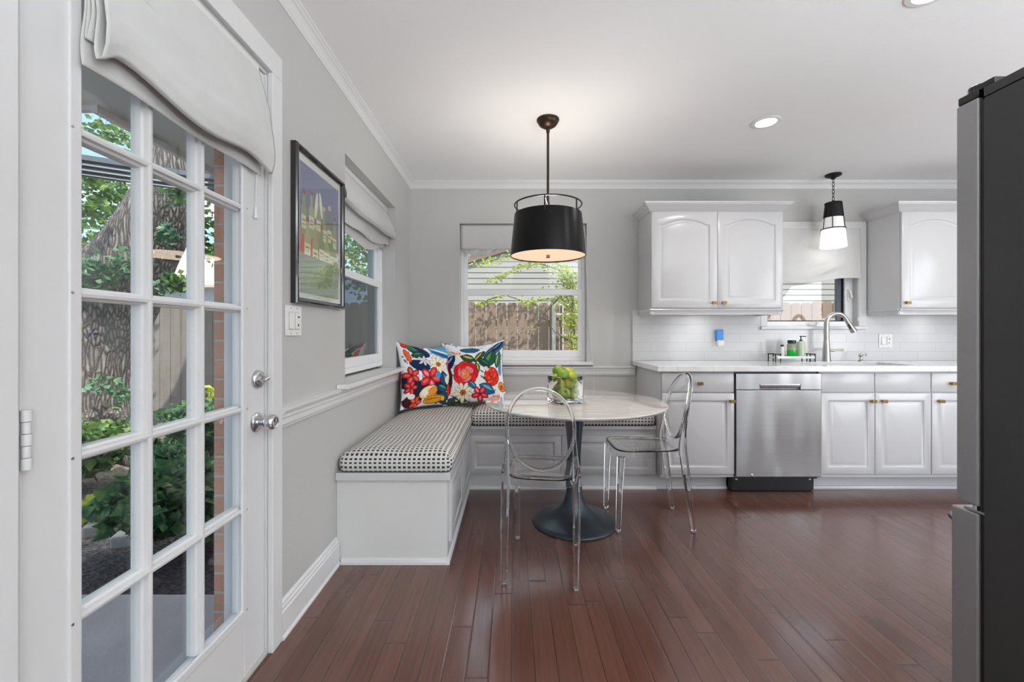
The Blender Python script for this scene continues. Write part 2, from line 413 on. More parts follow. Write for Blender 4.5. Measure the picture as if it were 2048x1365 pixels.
def siding_fn(nt, b):
    p = nt.pos(); z_ = nt.sep(p)[2]; f = nt.math('FRACT', nt.math('DIVIDE', z_, .105))
    nt.l.new(nt.mix(nt.noise(p, 2, 3), (.33,.315,.285), (.37,.355,.325)), b.inputs['Base Color'])
M_siding = mat('beige_siding', (.57,.55,.51), .6, fn=siding_fn)
M_shingle = mat('roof_shingle', (.22,.16,.12), .9, fn=subtle(60, .6, .01, .3, 12))
M_conc = mat('patio_concrete', (.36,.36,.385), .85, fn=subtle(60, .5, .006, .22, 7))
def mulch_fn(nt, b):
    p = nt.pos(); v = nt.node('ShaderNodeTexVoronoi', ins={'Vector': nt.mapping(p, scale=(1,2,1)), 'Scale': 38}).outputs
    x, y, z_ = nt.sep(p)
    tan = nt.ramp(nt.noise(p, 1.1, 4), [(.42, (0,0,0)), (.5, (1,1,1))])
    far = nt.math('MULTIPLY_ADD', nt.math('SUBTRACT', nt.math('ADD', y, nt.math('MULTIPLY', nt.noise(p, 4, 4), .8)), 2.85), 4, 0, clamp=True)
    c = nt.ramp(v[0], [(.1, (.012,.014,.020)), (.6, (.05,.055,.07)), (1, (.09,.09,.10))])
    c2 = nt.ramp(v[0], [(.1, (.10,.08,.06)), (.5, (.34,.29,.24)), (1, (.50,.46,.40))])
    nt.l.new(nt.mix(nt.math('MULTIPLY', far, .85), c, c2), b.inputs['Base Color'])
    nt.l.new(nt.bump(v[0], 1, .02), b.inputs['Normal'])
M_mulch = mat('bark_mulch', (.05,.05,.06), .95, fn=mulch_fn)
M_soffit = mat('grey_soffit', (.66,.68,.68), .7, fn=subtle(20, .1, .002, .04, 4))
M_gutter = mat('slate_gutter', (.12,.14,.165), .45, fn=subtle(20, .05, .001, .1, 6))
M_stone = mat('pale_stone', (.45,.44,.42), .9, fn=subtle(60, .5, .006, .15, 10))
M_teal = mat('teal_exterior_paint', (.20,.32,.36), .5, fn=subtle(40, .05, .001, .05))
def emis(name, col, s, base=(.9,.9,.9)):
    return mat(name, base, .4, Emission_Color=(*col, 1), Emission_Strength=s, fn=None)

# ================================================================= ROOM
XL, YB, ZC = -.855, 3.565, 2.395
XR, YR = 4.6, -3.2
struct(MB().box(-1.02, XR+.15, YR-.15, YB+.16, -.12, 0).build('floor', M_floor))
struct(MB().box(-.985, XR+.15, YR-.15, YB+.16, ZC, ZC+.12).build('ceiling', M_ceil))
# left wall with the door opening and the window opening
DY0, DY1, DZ = .738, 1.484, 2.03
WY0, WY1, WZ0, WZ1 = 2.176, 3.119, .873, 2.045
mb = MB()
def holes_y(mb, x0, x1, DY1=DY1):
    mb.box(x0, x1, YR, DY0, 0, ZC); mb.box(x0, x1, DY0, DY1, DZ, ZC); mb.box(x0, x1, DY1, WY0, 0, ZC)
    mb.box(x0, x1, WY0, WY1, 0, WZ0-.001); mb.box(x0, x1, WY0, WY1, WZ1, ZC); mb.box(x0, x1, WY1, YB+.155, 0, ZC)
holes_y(mb, -.985, XL); struct(mb.build('wall_left', M_wall))
mb = MB(); holes_y(mb, -1.022, -.9851, 1.458); struct(mb.build('wall_left_exterior', M_brick))
# back wall
BX0, BX1 = -.439, .627
SX0, SX1, SZ0, SZ1 = 2.13, 2.905, 1.17, 2.012
mb = MB()
mb.box(XL, BX0, YB, YB+.15, 0, ZC); mb.box(BX0, BX1, YB, YB+.15, 0, WZ0-.001); mb.box(BX0, BX1, YB, YB+.15, 2.047, ZC)
mb.box(BX1, SX0, YB, YB+.15, 0, ZC); mb.box(SX0, SX1, YB, YB+.15, 0, SZ0); mb.box(SX0, SX1, YB, YB+.15, SZ1, ZC)
mb.box(SX1, XR, YB, YB+.15, 0, ZC)
struct(mb.build('wall_back', M_wall))
# right wall and rear wall, each with a window opening for the daylight
mb = MB()
mb.box(XR, XR+.15, YR, -.4, 0, ZC); mb.box(XR, XR+.15, -.4, 1.9, 0, .55); mb.box(XR, XR+.15, -.4, 1.9, 2.15, ZC); mb.box(XR, XR+.15, 1.9, YB+.15, 0, ZC)
struct(mb.build('wall_right', M_wall))
mb = MB()
mb.box(XL, 1.7, YR-.15, YR, 0, ZC); mb.box(1.7, 4.4, YR-.15, YR, 0, .15); mb.box(1.7, 4.4, YR-.15, YR, 2.33, ZC); mb.box(4.4, XR, YR-.15, YR, 0, ZC)
struct(mb.build('wall_rear', M_wall))

# crown moulding, chair rail, baseboards
def crown_poly(sx, x0):   # x0 = wall plane, sx = direction into the room
    p = [(0,-.058), (.004,-.058), (.006,-.050), (.010,-.046), (.012,-.040), (.018,-.030), (.026,-.021), (.034,-.016), (.036,-.010), (.042,-.007), (.044,0), (0,0)]
    return [(x0+sx*a, ZC+b) for a, b in p]
struct(MB().prism(crown_poly(1, XL), 'y', YR, YB).build('trim_1', M_trim))
struct(MB().prism(crown_poly(-1, YB), 'x', XL, XR).build('trim_2', M_trim))
def rail_poly(sx, x0):
    p = [(0,.772), (.010,.772), (.012,.780), (.016,.786), (.016,.806), (.020,.812), (.020,.822), (.026,.832), (.030,.838), (.030,.848), (0,.850)]
    return [(x0+sx*a, b) for a, b in p]
struct(MB().prism(rail_poly(1, XL), 'y', 1.549, YB).build('trim_3', M_trim))
struct(MB().prism(rail_poly(-1, YB), 'x', XL+.03, 1.03).build('trim_4', M_trim))
bp = [(0,0), (.024,0), (.024,.006), (.018,.016), (.018,.098), (.014,.102), (.014,.112), (.010,.116), (.009,.126), (.003,.134), (0,.134)]
struct(MB().prism([(XL+a, b) for a, b in bp], 'y', 1.549, 2.062).build('baseboard_left', M_trim))

# ================================================================= GLAZED DOOR
FX = -.862       # door face
door = thing('door_1', None, None, (FX, 1.1, 0), kind='structure')
GY0, GY1, GZ0, GZ1 = .842, 1.357, .229, 1.848
mb = MB(); x0, x1 = FX-.04, FX
mb.box(x0, x1, .746, GY0-.012, .012, 2.02); mb.box(x0, x1, GY1+.012, 1.478, .012, 2.02)
mb.box(x0, x1, GY0-.012, GY1+.012, .012, GZ0-.012); mb.box(x0, x1, GY0-.012, GY1+.012, GZ1+.012, 2.02)
mb.build('door_slab', M_trim, door, bev=.002)
mb = MB()
def bar(y0, y1, z0, z1, d0, d1): mb.box(d0, d1, y0, y1, z0, z1)
mb.ring(GY0-.02, GY1+.02, GZ0-.02, GZ1+.02, .026, .026, .026, .026, FX-.004, FX+.006, lambda u, v, d: (d, u, v))
mb.build('glazing_bead', M_trim, door, bev=.004, seg=3)
mb = MB(); PY = (GY1-GY0)/3; PZ = (GZ1-GZ0)/5
for k in (1, 2):
    y = GY0+PY*k
    mb.prism([(FX-.036, y-.013), (FX-.013, y-.013), (FX-.010, y-.0075), (FX, y-.0065), (FX+.002, y), (FX, y+.0065), (FX-.010, y+.0075), (FX-.013, y+.013), (FX-.036, y+.013)], 'z', GZ0, GZ1)
for k in range(1, 5):
    z = GZ0+PZ*k
    mb.add(*(lambda P: ([(a, GY0, b) for a, b in P]+[(a, GY1, b) for a, b in P], [tuple(range(9))[::-1], tuple(range(9, 18))]+[(i, (i+1)%9, (i+1)%9+9, i+9) for i in range(9)]))([(FX-.036, z-.013), (FX-.013, z-.013), (FX-.010, z-.0075), (FX, z-.0065), (FX+.002, z), (FX, z+.0065), (FX-.010, z+.0075), (FX-.013, z+.013), (FX-.036, z+.013)]))
mb.build('muntin_grid', M_trim, door)
MB().box(FX-.026, FX-.023, GY0-.005, GY1+.005, GZ0-.005, GZ1+.005).build('glass_pane', M_pane, door)
Mx = Matrix.Rotation(R(90), 4, 'Y')     # lathe axis along +X
KY, KZ = 1.4306, .822
mb = MB(); mb.lathe([(.0001,0), (.0335,0), (.0335,.004), (.030,.007), (.022,.010), (.014,.013)], (FX, KY, KZ), 32, Mx)
ros = mb.build('door_knob', M_chrome, door, smooth=True)
mb = MB(); mb.lathe([(.012,.008), (.011,.024), (.014,.030), (.022,.036), (.0265,.046), (.0265,.056), (.022,.064), (.018,.067), (.014,.064), (.0135,.060), (.0001,.060)], (FX, KY, KZ), 32, Mx, cap=False)
mb.build('knob_grip', M_chrome, ros, smooth=True)
MB().box(FX+.058, FX+.070, KY-.0035, KY+.0035, KZ-.009, KZ+.009).build('lock_button', M_chrome, ros, bev=.002)
mb = MB(); mb.lathe([(.0001,0), (.032,0), (.032,.005), (.028,.012), (.024,.014), (.0001,.015)], (FX, 1.436, .9655), 32, Mx)
db = mb.build('deadbolt', M_chrome, door, smooth=True)
M2 = Matrix.Translation((FX+.014, 1.436, .9655)) @ Matrix.Rotation(R(15), 4, 'X')
MB().box(0, .022, -.016, .016, -.0055, .0055, M2).build('thumb_turn', M_chrome, db, bev=.003)
for z in (.935, 1.86):
    mb = MB()
    for q in range(5): mb.cyl((-.8475, .7415, z-.052+q*.021), (-.8475, .7415, z-.052+q*.021+.0198), .0072 if q % 2 == 0 else .0062, 14)
    mb.box(FX-.002, -.846, .7405, .7455, z-.052, z+.052)
    mb.build('hinge', M_trim, door, smooth=True)
mb = MB()
for z in [GZ0+PZ*k for k in range(0, 6)]:
    for y in (GY0-.014, GY1+.016): mb.cyl((FX+.005, y, z), (FX+.0068, y, z), .003, 8)
mb.build('screw_head', M_nickel, door, kind='stuff')
# jamb, casing, threshold
mb = MB(); mb.box(-.985, -.910, 1.454, 1.498, 0, DZ); mb.box(-.910, -.856, 1.481, 1.498, 0, DZ); mb.box(-1.0, -.856, DY0-.014, DY0+.004, 0, DZ); mb.box(-1.0, -.856, DY0, DY1, DZ-.006, DZ+.012)
mb.box(-.920, -.904, DY0+.004, DY0+.018, 0, DZ)
struct(mb.build('trim_5', M_trim))
mb = MB(); c0, c1 = -.8553, -.836
mb.box(c0, c1, 1.486, 1.549, 0, DZ+.006); mb.box(c0, c1, .640, .722, 0, DZ+.006); mb.box(c0, c1, .640, 1.549, DZ+.006, DZ+.088)
struct(mb.build('trim_6', M_trim, bev=.003))
struct(MB().box(-1.08, -.852, DY0+.004, DY1-.004, 0.0, .013).build('trim_7', M_stone, bev=.003))

# roman shade on the door
sh = thing('roman_shade', 'off white fabric roman shade gathered at the top of the glazed door', 'window shade', (-.82, 1.12, 1.64))
prof = [(-.846,2.0), (-.842,1.98), (-.828,1.93), (-.812,1.87), (-.800,1.80), (-.793,1.74), (-.795,1.70), (-.803,1.672), (-.811,1.670), (-.814,1.69), (-.816,1.76), (-.819,1.80), (-.823,1.805), (-.826,1.79), (-.827,1.72),(-.829,1.70),(-.832,1.70),(-.834,1.72), (-.835,1.78),(-.837,1.80),(-.840,1.79), (-.841,1.70), (-.842,1.648)]
def fold(u, v):
    n = len(prof)-1; t = v*n; i = min(int(t), n-1); f = t-i
    x = prof[i][0]*(1-f)+prof[i+1][0]*f; z = prof[i][1]*(1-f)+prof[i+1][1]*f
    y = .832+u*(1.424-.832)
    puff = math.sin(PI*min(1, u*1.02))**.5 if 0 < u < 1 else 0
    x += (.010*math.sin(5*u+3*z)*puff) if .2 < v < .55 else 0
    if v > .35: x += .004*math.sin(40*z+3*u)*math.exp(-u/.1)
    if .15 < v < .62: z += -.022*(u**3) + .018*math.sin(8*u+1) + .004*(1-u) - .03*math.exp(-(u/.05)**2)
    if v > .9: z += .004*math.sin(9*u)
    return (x, y, z)
cl = MB().grid(60, 110, fold).build('shade_fabric', M_shade, sh, smooth='all', sol=.0015)
mb = MB(); mb.box(-.8615, -.845, .835, 1.42, 1.985, 2.015); mb.build('head_rail', M_trim, sh, bev=.002)
mb = MB(); mb.tube([(-.848, 1.412, 1.98), (-.850, 1.413, 1.7), (-.8535, 1.413, 1.54)], .0011, 6); mb.tube([(-.846, 1.418, 1.98), (-.852, 1.416, 1.56)], .0011, 6)
cd_ = mb.build('pull_cord', M_trim, sh)
MB().lathe([(.0015,0), (.003,-.004), (.0045,-.028), (.006,-.034), (.006,-.040), (.0001,-.040)], (-.853, 1.4145, 1.545), 12).build('cord_tassel', M_plate, cd_, smooth=True)

# ================================================================= WINDOWS
def dh_window(name, M, W, Z0, Z1, glass_mid, screen=False, label=None):
    """double hung window in local (u along, d depth outward, z)."""
    w_ = thing(name, None, None, M @ Vector((W/2, 0, Z0)), kind='structure')
    def bx(mb, u0, u1, d0, d1, z0, z1): mb.box(u0, u1, d0, d1, z0, z1, M)
    LP = lambda u, v, d: M @ Vector((u, d, v))
    t = .026; zm0, zm1 = glass_mid; s = .030
    MB().ring(0, W, Z0, Z1, t, t, .034, t, 0, .05, LP).build('window_frame', M_vinyl, w_, bev=.003)
    us = MB().ring(t+.0005, W-t-.0005, zm0+.006, Z1-t-.0005, s, s, .040, s, .026, .046, LP).build('upper_sash', M_vinyl, w_, bev=.002)
    mb = MB(); bx(mb, t+s-.003, W-t-s+.003, .034, .037, zm1-.01, Z1-t-s+.003); mb.build('pane', M_pane, us)
    ls = MB().ring(t+.0005, W-t-.0005, Z0+.0345, zm1, s+.006, s+.006, .058, zm1-zm0, -.002, .0225, LP).build('lower_sash', M_vinyl, w_, bev=.003)
    mb = MB(); bx(mb, t+s, W-t-s, .012, .015, Z0+.09, zm0+.003); mb.build('pane', M_pane, ls)
    mb = MB(); bx(mb, W*.66, W*.66+.08, -.009, -.001, Z0+.058, Z0+.067)
    mb.build('sash_lift', M_vinyl, ls, bev=.001)
    if screen:
        mb = MB(); bx(mb, t, W-t, .048, .049, Z0+.03, zm1); mb.build('insect_screen', M_screen, w_)
    return w_
# left window: u along +Y, depth toward -X
ML = Matrix(((0,-1,0,-.951), (1,0,0,WY0), (0,0,1,0), (0,0,0,1)))
wl = dh_window('window_1', ML, WY1-WY0, .887, WZ1, (1.450, 1.495), screen=True)
# back window: u along +X, depth toward +Y
MBk = Matrix(((1,0,0,BX0), (0,1,0,3.642), (0,0,1,0), (0,0,0,1)))
wb = dh_window('window_2', MBk, BX1-BX0, .885, 2.047, (1.450, 1.500))
def side_casing_ext():
    mb = MB(); mb.box(-1.05, -.997, WY1-.03, WY1+.06, .82, 2.1); mb.box(-1.05, -.997, WY0-.06, WY0+.03, .82, 2.1); mb.box(-1.05, -.997, WY0, WY1, .80, .885)
    struct(mb.build('trim_8', M_teal))
side_casing_ext()
# stools
mb = MB().prism([(-.951,WY0+.001), (-.8545,WY0+.001), (-.8545,2.062), (-.790,2.062), (-.790,3.22), (-.8545,3.22), (-.8545,WY1-.001), (-.951,WY1-.001)], 'z', .848, .873)
struct(mb.build('window_sill_1', M_trim, bev=.006, seg=3))
mb = MB().prism([(BX0+.001,3.642), (BX1-.001,3.642), (BX1-.001,3.5645), (.675,3.5645), (.675,3.512), (-.50,3.512), (-.50,3.5645), (BX0+.001,3.5645)], 'z', .858, .886)
struct(mb.build('window_sill_2', M_trim, bev=.006, seg=3))
# roller shade of the back window
rs = thing('roller_shade', 'short flat white roller shade at the top of the back window', 'window shade', (.09, 3.60, 1.83))
def rsf(u, v):
    x = BX0+.006+u*(BX1-BX0-.012); z = 2.043-v*(.205+.006*math.sin(6*u))
    return (x, 3.600-.006*math.sin(PI*v)+.002*math.sin(9*u), z)
MB().grid(40, 14, rsf).build('shade_fabric', M_shade, rs, smooth='all', sol=.0015)
MB().cyl((BX0+.006, 3.612, 2.03), (BX1-.006, 3.612, 2.03), .012).build('roller_tube', M_trim, rs, smooth=True)
def rsf2(u, v):   # scalloped strip under the hem
    x = BX0+.03+u*.28; z = 1.838-v*(.062*abs(math.sin(2.6*u+.35))*(1-.3*u)+.004)
    return (x, 3.606+.008*math.sin(14*u+3*v), z)
MB().grid(30, 6, rsf2).build('scalloped_strip', M_shade, rs, smooth='all', sol=.001)
mb = MB(); mb.tube([(BX1-.012, 3.59, 2.03), (BX1-.002, 3.562, 1.7), (.634, 3.558, 1.3), (.665, 3.5595, 1.0), (.672, 3.506, .87), (.676, 3.50, .62)], .0016, 6)
mb.build('pull_cord', M_trim, rs)
# roman shade of the left window
rl = thing('roman_shade', 'white fabric roman shade bunched up in the left wall window', 'window shade', (-.9, 2.65, 1.75))
pr2 = [(-.925,2.03), (-.910,1.99), (-.885,1.94), (-.862,1.89), (-.850,1.85), (-.852,1.825), (-.868,1.815), (-.885,1.83), (-.897,1.85), (-.905,1.83), (-.907,1.78), (-.912,1.765), (-.925,1.775), (-.932,1.80), (-.938,1.76), (-.94,1.735)]
def rlf(u, v):
    n = len(pr2)-1; t = v*n; i = min(int(t), n-1); f = t-i
    x = pr2[i][0]*(1-f)+pr2[i+1][0]*f; z = pr2[i][1]*(1-f)+pr2[i+1][1]*f
    y = WY0+.012+u*(WY1-WY0-.024)
    k = max(0, v-.2)
    z += -.05*math.sin(PI*u)*k*1.2 + .016*math.sin(11*u+4*v)*k + .03*(1-u)*k*-1
    x += .010*math.sin(9*u+7*v)*k
    if u > .93: z -= .02*(u-.93)/.07*k
    return (x, y, z)
MB().grid(60, 70, rlf).build('shade_fabric', M_shade, rl, smooth='all', sol=.0015)
MB().box(-.935, -.912, WY0+.006, WY1-.006, 2.012, 2.043).build('head_rail', M_trim, rl)

# sink window (casement)
sw = thing('window_3', None, None, ((SX0+SX1)/2, 3.6, SZ0), kind='structure')
PYW = lambda u, v, d: (u, d, v)
MB().ring(SX0-.05, 2.962, SZ0+.012, SZ1+.045, .054, .061, -.0, .049, 3.548, 3.5645, PYW) if False else None
mb = MB(); mb.add([PYW(u, v, d) for d in (3.550, 3.5645) for u, v in ((SX0-.05, 1.183), (SX0+.004, 1.183), (SX0+.004, SZ1-.004), (SX1-.004, SZ1-.004), (SX1-.004, 1.183), (2.962, 1.183), (2.962, SZ1+.045), (SX0-.05, SZ1+.045))],
    [(0,1,2,7), (2,3,6,7), (3,4,5,6), (8,15,10,9), (10,15,14,11), (11,14,13,12)]+[(i, i+8, (i+1) % 8+8, (i+1) % 8) for i in range(8)])
mb.build('window_casing', M_trim, sw, bev=.002)
MB().ring(SX0, SX1, SZ0, SZ1, .045, .065, .055, .04, 3.622, 3.69, PYW).build('window_frame', M_vinyl, sw, bev=.003)
a0, a1, b0, b1 = SX0+.045, SX1-.065, SZ0+.055, SZ1-.04
MB().ring(a0, a1, b0, b1, .008, .008, .009, .008, 3.640, 3.688, PYW).build('dark_gasket', M_blackm, sw)
mb = MB(); mb.box(a1-.045, a1-.0085, 3.655, 3.683, b0+.0095, b1-.009); mb.build('casement_stile', M_gutter, sw)
MB().box(a0, a1, 3.664, 3.667, b0, b1).build('pane', M_pane, sw)
mb = MB(); mb.box(2.52, 2.60, 3.606, 3.622, SZ0+.018, SZ0+.034); mb.tube([(2.575, 3.606, SZ0+.03), (2.58, 3.585, SZ0+.05), (2.555, 3.572, SZ0+.045), (2.515, 3.568, SZ0+.022)], [.008, .008, .006, .009], 8)
mb.build('crank_handle', M_plate, sw, smooth=True)
mb = MB(); mb.box(2.853, 2.875, 3.608, 3.622, 1.40, 1.50); mb.tube([(2.864, 3.606, 1.49), (2.860, 3.592, 1.47), (2.872, 3.588, 1.425)], [.007, .006, .008], 8)
mb.build('sash_lock', M_plate, sw, smooth=True)
mb = MB().prism([(SX0+.001,3.622), (SX1-.001,3.622), (SX1-.001,3.5525), (2.955,3.5525), (2.955,3.528), (2.072,3.528), (2.072,3.5525), (SX0+.001,3.5525)], 'z', 1.157, 1.182)
struct(mb.build('window_sill_3', M_trim, bev=.005, seg=3))
ss = thing('roman_shade', 'flat off white roman shade with a sagging hem above the sink', 'window shade', (2.52, 3.54, 1.56))
def ssf(u, v):
    x = 2.09+u*(2.905-2.09); sag = .040*math.sin(PI*min(1, u/.78))**1.0 if u < .78 else 0
    z = 2.012-v*(.43+sag)
    y = 3.545-.012*v-.010*math.sin(PI*u)*v
    g = math.exp(-((u-.62)/.16)**2-((v-.80)/.10)**2); y -= .020*g*math.sin((u*14+v*22))
    g2 = math.exp(-((u-.80)/.035)**2-((v-.93)/.10)**2); y += .020*g2
    g3 = math.exp(-((u-.1)/.2)**2-((v-.82)/.07)**2); y -= .015*g3
    return (x, y, z)
MB().grid(80, 60, ssf).build('shade_fabric', M_shade, ss, smooth='all', sol=.0015)
MB().box(2.09, 2.905, 3.540, 3.552, 2.000, 2.014).build('head_rail', M_trim, ss)
mb = MB(); mb.tube([(2.885, 3.549, 1.99), (2.888, 3.547, 1.25)], .0015, 6); mb.lathe([(.002,0), (.006,-.006), (.006,-.028), (.0001,-.032)], (2.888, 3.545, 1.255), 10)
mb.build('pull_cord', M_trim, ss)

# ================================================================= CABINETS
def panel_loops(P, u0, u1, v0, v1, fr=.052, arch=0, ftop=None):
    """raised panel front. P(u, v, d) -> world, d>0 toward the viewer"""
    n = 16; ftop = fr if ftop is None else ftop
    def loop(ins, d, arched, topins=None):
        ti = ins if topins is None else topins
        a0, a1, b0, b1 = u0+ins, u1-ins, v0+ins, v1-ti
        pts = [(a0, b0), (a1, b0)]
        for k in range(n+1):
            t = k/n; u = a1+(a0-a1)*t
            h = arch*math.sin(PI*min(1, max(0, (t-.06)/.88)))**.8 if arched else 0
            pts.append((u, b1-(arch if arched else 0)+h))
        return [P(u, v, d) for u, v in pts]
    L = [loop(0, -.017, False), loop(0, -.003, False), loop(.004, 0, False)]
    for ins, d in ((0, 0), (.004, -.005), (.010, -.0075), (.016, -.0075), (.030, -.001), (.034, 0)):
        L.append(loop(fr+ins, d, arch > 0, ftop+ins))
    return L
def front_y(yf): return lambda u, v, d: (u, yf-d, v)
def front_x(xf): return lambda u, v, d: (xf+d, u, v)     # u grows along +Y, faces +X
def raised(name, P, u0, u1, v0, v1, parent, m=None, **kw):
    return MB().loops(panel_loops(P, u0, u1, v0, v1, **kw), True, True).build(name, m or M_cab, parent, smooth=True)
def slab(name, P, u0, u1, v0, v1, parent, m=None):
    def lp(i, d): return [P(u0+i, v0+i, d), P(u1-i, v0+i, d), P(u1-i, v1-i, d), P(u0+i, v1-i, d)]
    return MB().loops([lp(0, -.017), lp(0, -.006), lp(.003, -.003), lp(.009, -.0015), lp(.012, 0)], True, True).build(name, m or M_cab, parent, smooth=True)
def knob(x, z, yf, parent):
    mb = MB(); mb.box(x-.016, x+.016, yf-.030, yf-.016, z-.011, z+.011); mb.box(x-.012, x-.006, yf-.016, yf, z-.006, z+.006); mb.box(x+.006, x+.012, yf-.016, yf, z-.006, z+.006)
    for q in (-.008, 0, .008): mb.box(x+q-.0016, x+q+.0016, yf-.0325, yf-.029, z-.0095, z+.0095)
    return mb.build('knob', M_brass, parent, bev=.001)

def upper_cabinet(x0, x1, seams, label, knobs, leftend=True, rightend=True):
    c = thing('wall_cabinet', label, 'kitchen cabinet', ((x0+x1)/2, 3.4, 1.266), 'white wall cabinets over the worktop')
    MB().box(x0, x1, 3.262, 3.5645, 1.30, 2.075).build('cabinet_body', M_cab, c, bev=.002)
    # light rail
    e0 = .012 if leftend else 0; e1 = .012 if rightend else 0
    mb = MB(); pf = [(3.30,1.312), (3.250,1.312), (3.246,1.304), (3.252,1.298), (3.262,1.290), (3.266,1.276), (3.266,1.268), (3.30,1.268)]
    mb.prism(pf, 'x', x0-.004, x1+.004)
    if leftend: mb.prism([(x0+.03,1.312), (x0-.012,1.312), (x0-.014,1.304), (x0-.008,1.298), (x0,1.290), (x0+.004,1.276), (x0+.004,1.268), (x0+.03,1.268)], 'y', 3.262, 3.55)
    if rightend: mb.prism([(x1-.03,1.312), (x1+.012,1.312), (x1+.014,1.304), (x1+.008,1.298), (x1,1.290), (x1-.004,1.276), (x1-.004,1.268), (x1-.03,1.268)], 'y', 3.262, 3.55)
    mb.build('light_rail', M_cab, c)
    # crown with mitred returns
    pc = [(0,2.062), (.004,2.060), (.008,2.066), (.012,2.070), (.022,2.080), (.036,2.094), (.048,2.102), (.050,2.108), (.056,2.110), (.058,2.122), (0,2.122)]
    mb = MB(); yw = 3.5645; L = []
    for a, z in pc:
        xa = x0-a if leftend else x0; xb = x1+a if rightend else x1
        row = []
        if leftend: row.append((xa, yw, z))
        row += [(xa, 3.262-a, z), (xb, 3.262-a, z)]
        if rightend: row.append((xb, yw, z))
        L.append(row)
    n = len(L[0]); vs = [p for r_ in L for p in r_]; fs = []
    for j in range(len(L)):
        k = (j+1) % len(L)
        for i in range(n-1): fs.append((j*n+i, j*n+i+1, k*n+i+1, k*n+i))
    fs.append(tuple(j*n for j in range(len(L)))); fs.append(tuple(j*n+n-1 for j in range(len(L)))[::-1])
    mb.add(vs, fs); mb.build('crown', M_cab, c)
    P = front_y(3.242)
    for i, (a, b) in enumerate(seams):
        d_ = raised('door', P, a+.0015, b-.0015, 1.3175, 2.054, c, fr=.058, arch=.042)
        if i < len(knobs): knob(knobs[i], 1.356, 3.242, d_)
    return c
c1 = upper_cabinet(1.061, 2.072, [(1.063, 1.569), (1.569, 2.070)], 'white two-door wall cabinet left of the sink window', [1.538, 1.612])
c2 = upper_cabinet(2.972, 4.2, [(2.974, 3.48), (3.48, 3.98)], 'white wall cabinet right of the sink window', [3.008, 3.95], rightend=False)

CT = .896; YF = 2.96
# worktop with the sink cut out
HX0, HX1, HY0, HY1 = 2.23, 2.90, 3.035, 3.375
mb = MB(); xs = (1.0066, HX0, HX1, 4.45); ys = (2.931, HY0, HY1, 3.553)
zz = (CT-.038, CT); vs = [(x, y, z) for z in zz for y in ys for x in xs]; fs = []
ix = lambda i, j, k: k*16+j*4+i
for j in range(3):
    for i in range(3):
        if (i, j) == (1, 1): continue
        fs.append((ix(i,j,1), ix(i+1,j,1), ix(i+1,j+1,1), ix(i,j+1,1))); fs.append((ix(i,j,0), ix(i,j+1,0), ix(i+1,j+1,0), ix(i+1,j,0)))
for i in range(3):
    fs.append((ix(i,0,0), ix(i+1,0,0), ix(i+1,0,1), ix(i,0,1))); fs.append((ix(i,3,0), ix(i,3,1), ix(i+1,3,1), ix(i+1,3,0)))
    fs.append((ix(0,i,0), ix(0,i,1), ix(0,i+1,1), ix(0,i+1,0))); fs.append((ix(3,i,0), ix(3,i+1,0), ix(3,i+1,1), ix(3,i,1)))
for a, b in (((1,1),(2,1)), ((2,1),(2,2)), ((2,2),(1,2)), ((1,2),(1,1))):
    fs.append((ix(*a,0), ix(*a,1), ix(*b,1), ix(*b,0)))
mb.add(vs, fs)
props(mb.build('worktop', M_quartz, bev=.003), label='white quartz worktop running along the tiled kitchen wall', cat='worktop')
struct(MB().box(1.0066, SX0-.05, 3.553, 3.5649, CT+.0005, 1.319).box(SX0-.05, 2.962, 3.553, 3.5649, CT+.0005, SZ0-.014).box(2.962, 4.45, 3.553, 3.5649, CT+.0005, 1.319).build('wall_back_tiles', M_tile))
# sink
sk = thing('kitchen_sink', 'undermounted stainless steel kitchen sink set in the white worktop', 'sink', (2.56, 3.2, .68))
def rrect(i, z, r=.05, n=6):
    a0, a1, b0, b1 = HX0-.004+i, HX1+.004-i, HY0-.004+i, HY1+.004-i; P = []
    for cx, cy, st in ((a1-r, b0+r, -90), (a1-r, b1-r, 0), (a0+r, b1-r, 90), (a0+r, b0+r, 180)):
        for k in range(n+1): a = R(st+90*k/n); P.append((cx+r*math.cos(a), cy+r*math.sin(a), z))
    return P
MB().loops([rrect(-.012, CT-.0385), rrect(0, CT-.039), rrect(.004, CT-.06), rrect(.01, .72), rrect(.03, .695), rrect(.06, .69)], True).build('basin', M_sink, sk, smooth=True, sol=.0012)
MB().lathe([(.0001,0), (.04,0), (.04,.002), (.03,.004), (.0001,.002)], (2.56, 3.2, .692), 24).build('drain', M_chrome, sk, smooth=True)

def base_cabinet(x0, x1, label, drawers, doors, leftend=False):
    c = thing('base_cabinet', label, 'kitchen cabinet', ((x0+x1)/2, 3.2, 0), 'white base cabinets under the worktop')
    mb = MB(); mb.box(x0, x1, 2.979, 3.56, .115, CT-.0385 if not (x0 < 2.5 < x1) else .64)
    if x0 < 2.5 < x1: mb.box(x0, x1, 2.979, 3.0, .6, CT-.0385)
    mb.build('cabinet_body', M_cab, c)
    mb = MB(); mb.box(x0 if not leftend else x0, x1, 3.082, 3.10, 0, .118); mb.prism([(3.082,0), (3.066,0), (3.067,.008), (3.072,.018), (3.082,.021)], 'x', x0, x1)
    mb.build('toe_kick', M_cab, c)
    P = front_y(YF)
    for a, b, k in drawers:
        d_ = slab('drawer_front', P, a+.002, b-.002, .712, .846, c)
        if k is not None: knob(k, .775, YF, d_)
    for a, b, k in doors:
        d_ = raised('door', P, a+.002, b-.002, .140, .705, c, fr=.050)
        if k is not None: knob(k, .652, YF, d_)
    return c
base_cabinet(1.040, 1.553, 'white base cabinet with one drawer, left of the dishwasher', [(1.044, 1.551, 1.306)], [(1.044, 1.551, 1.525)], True)
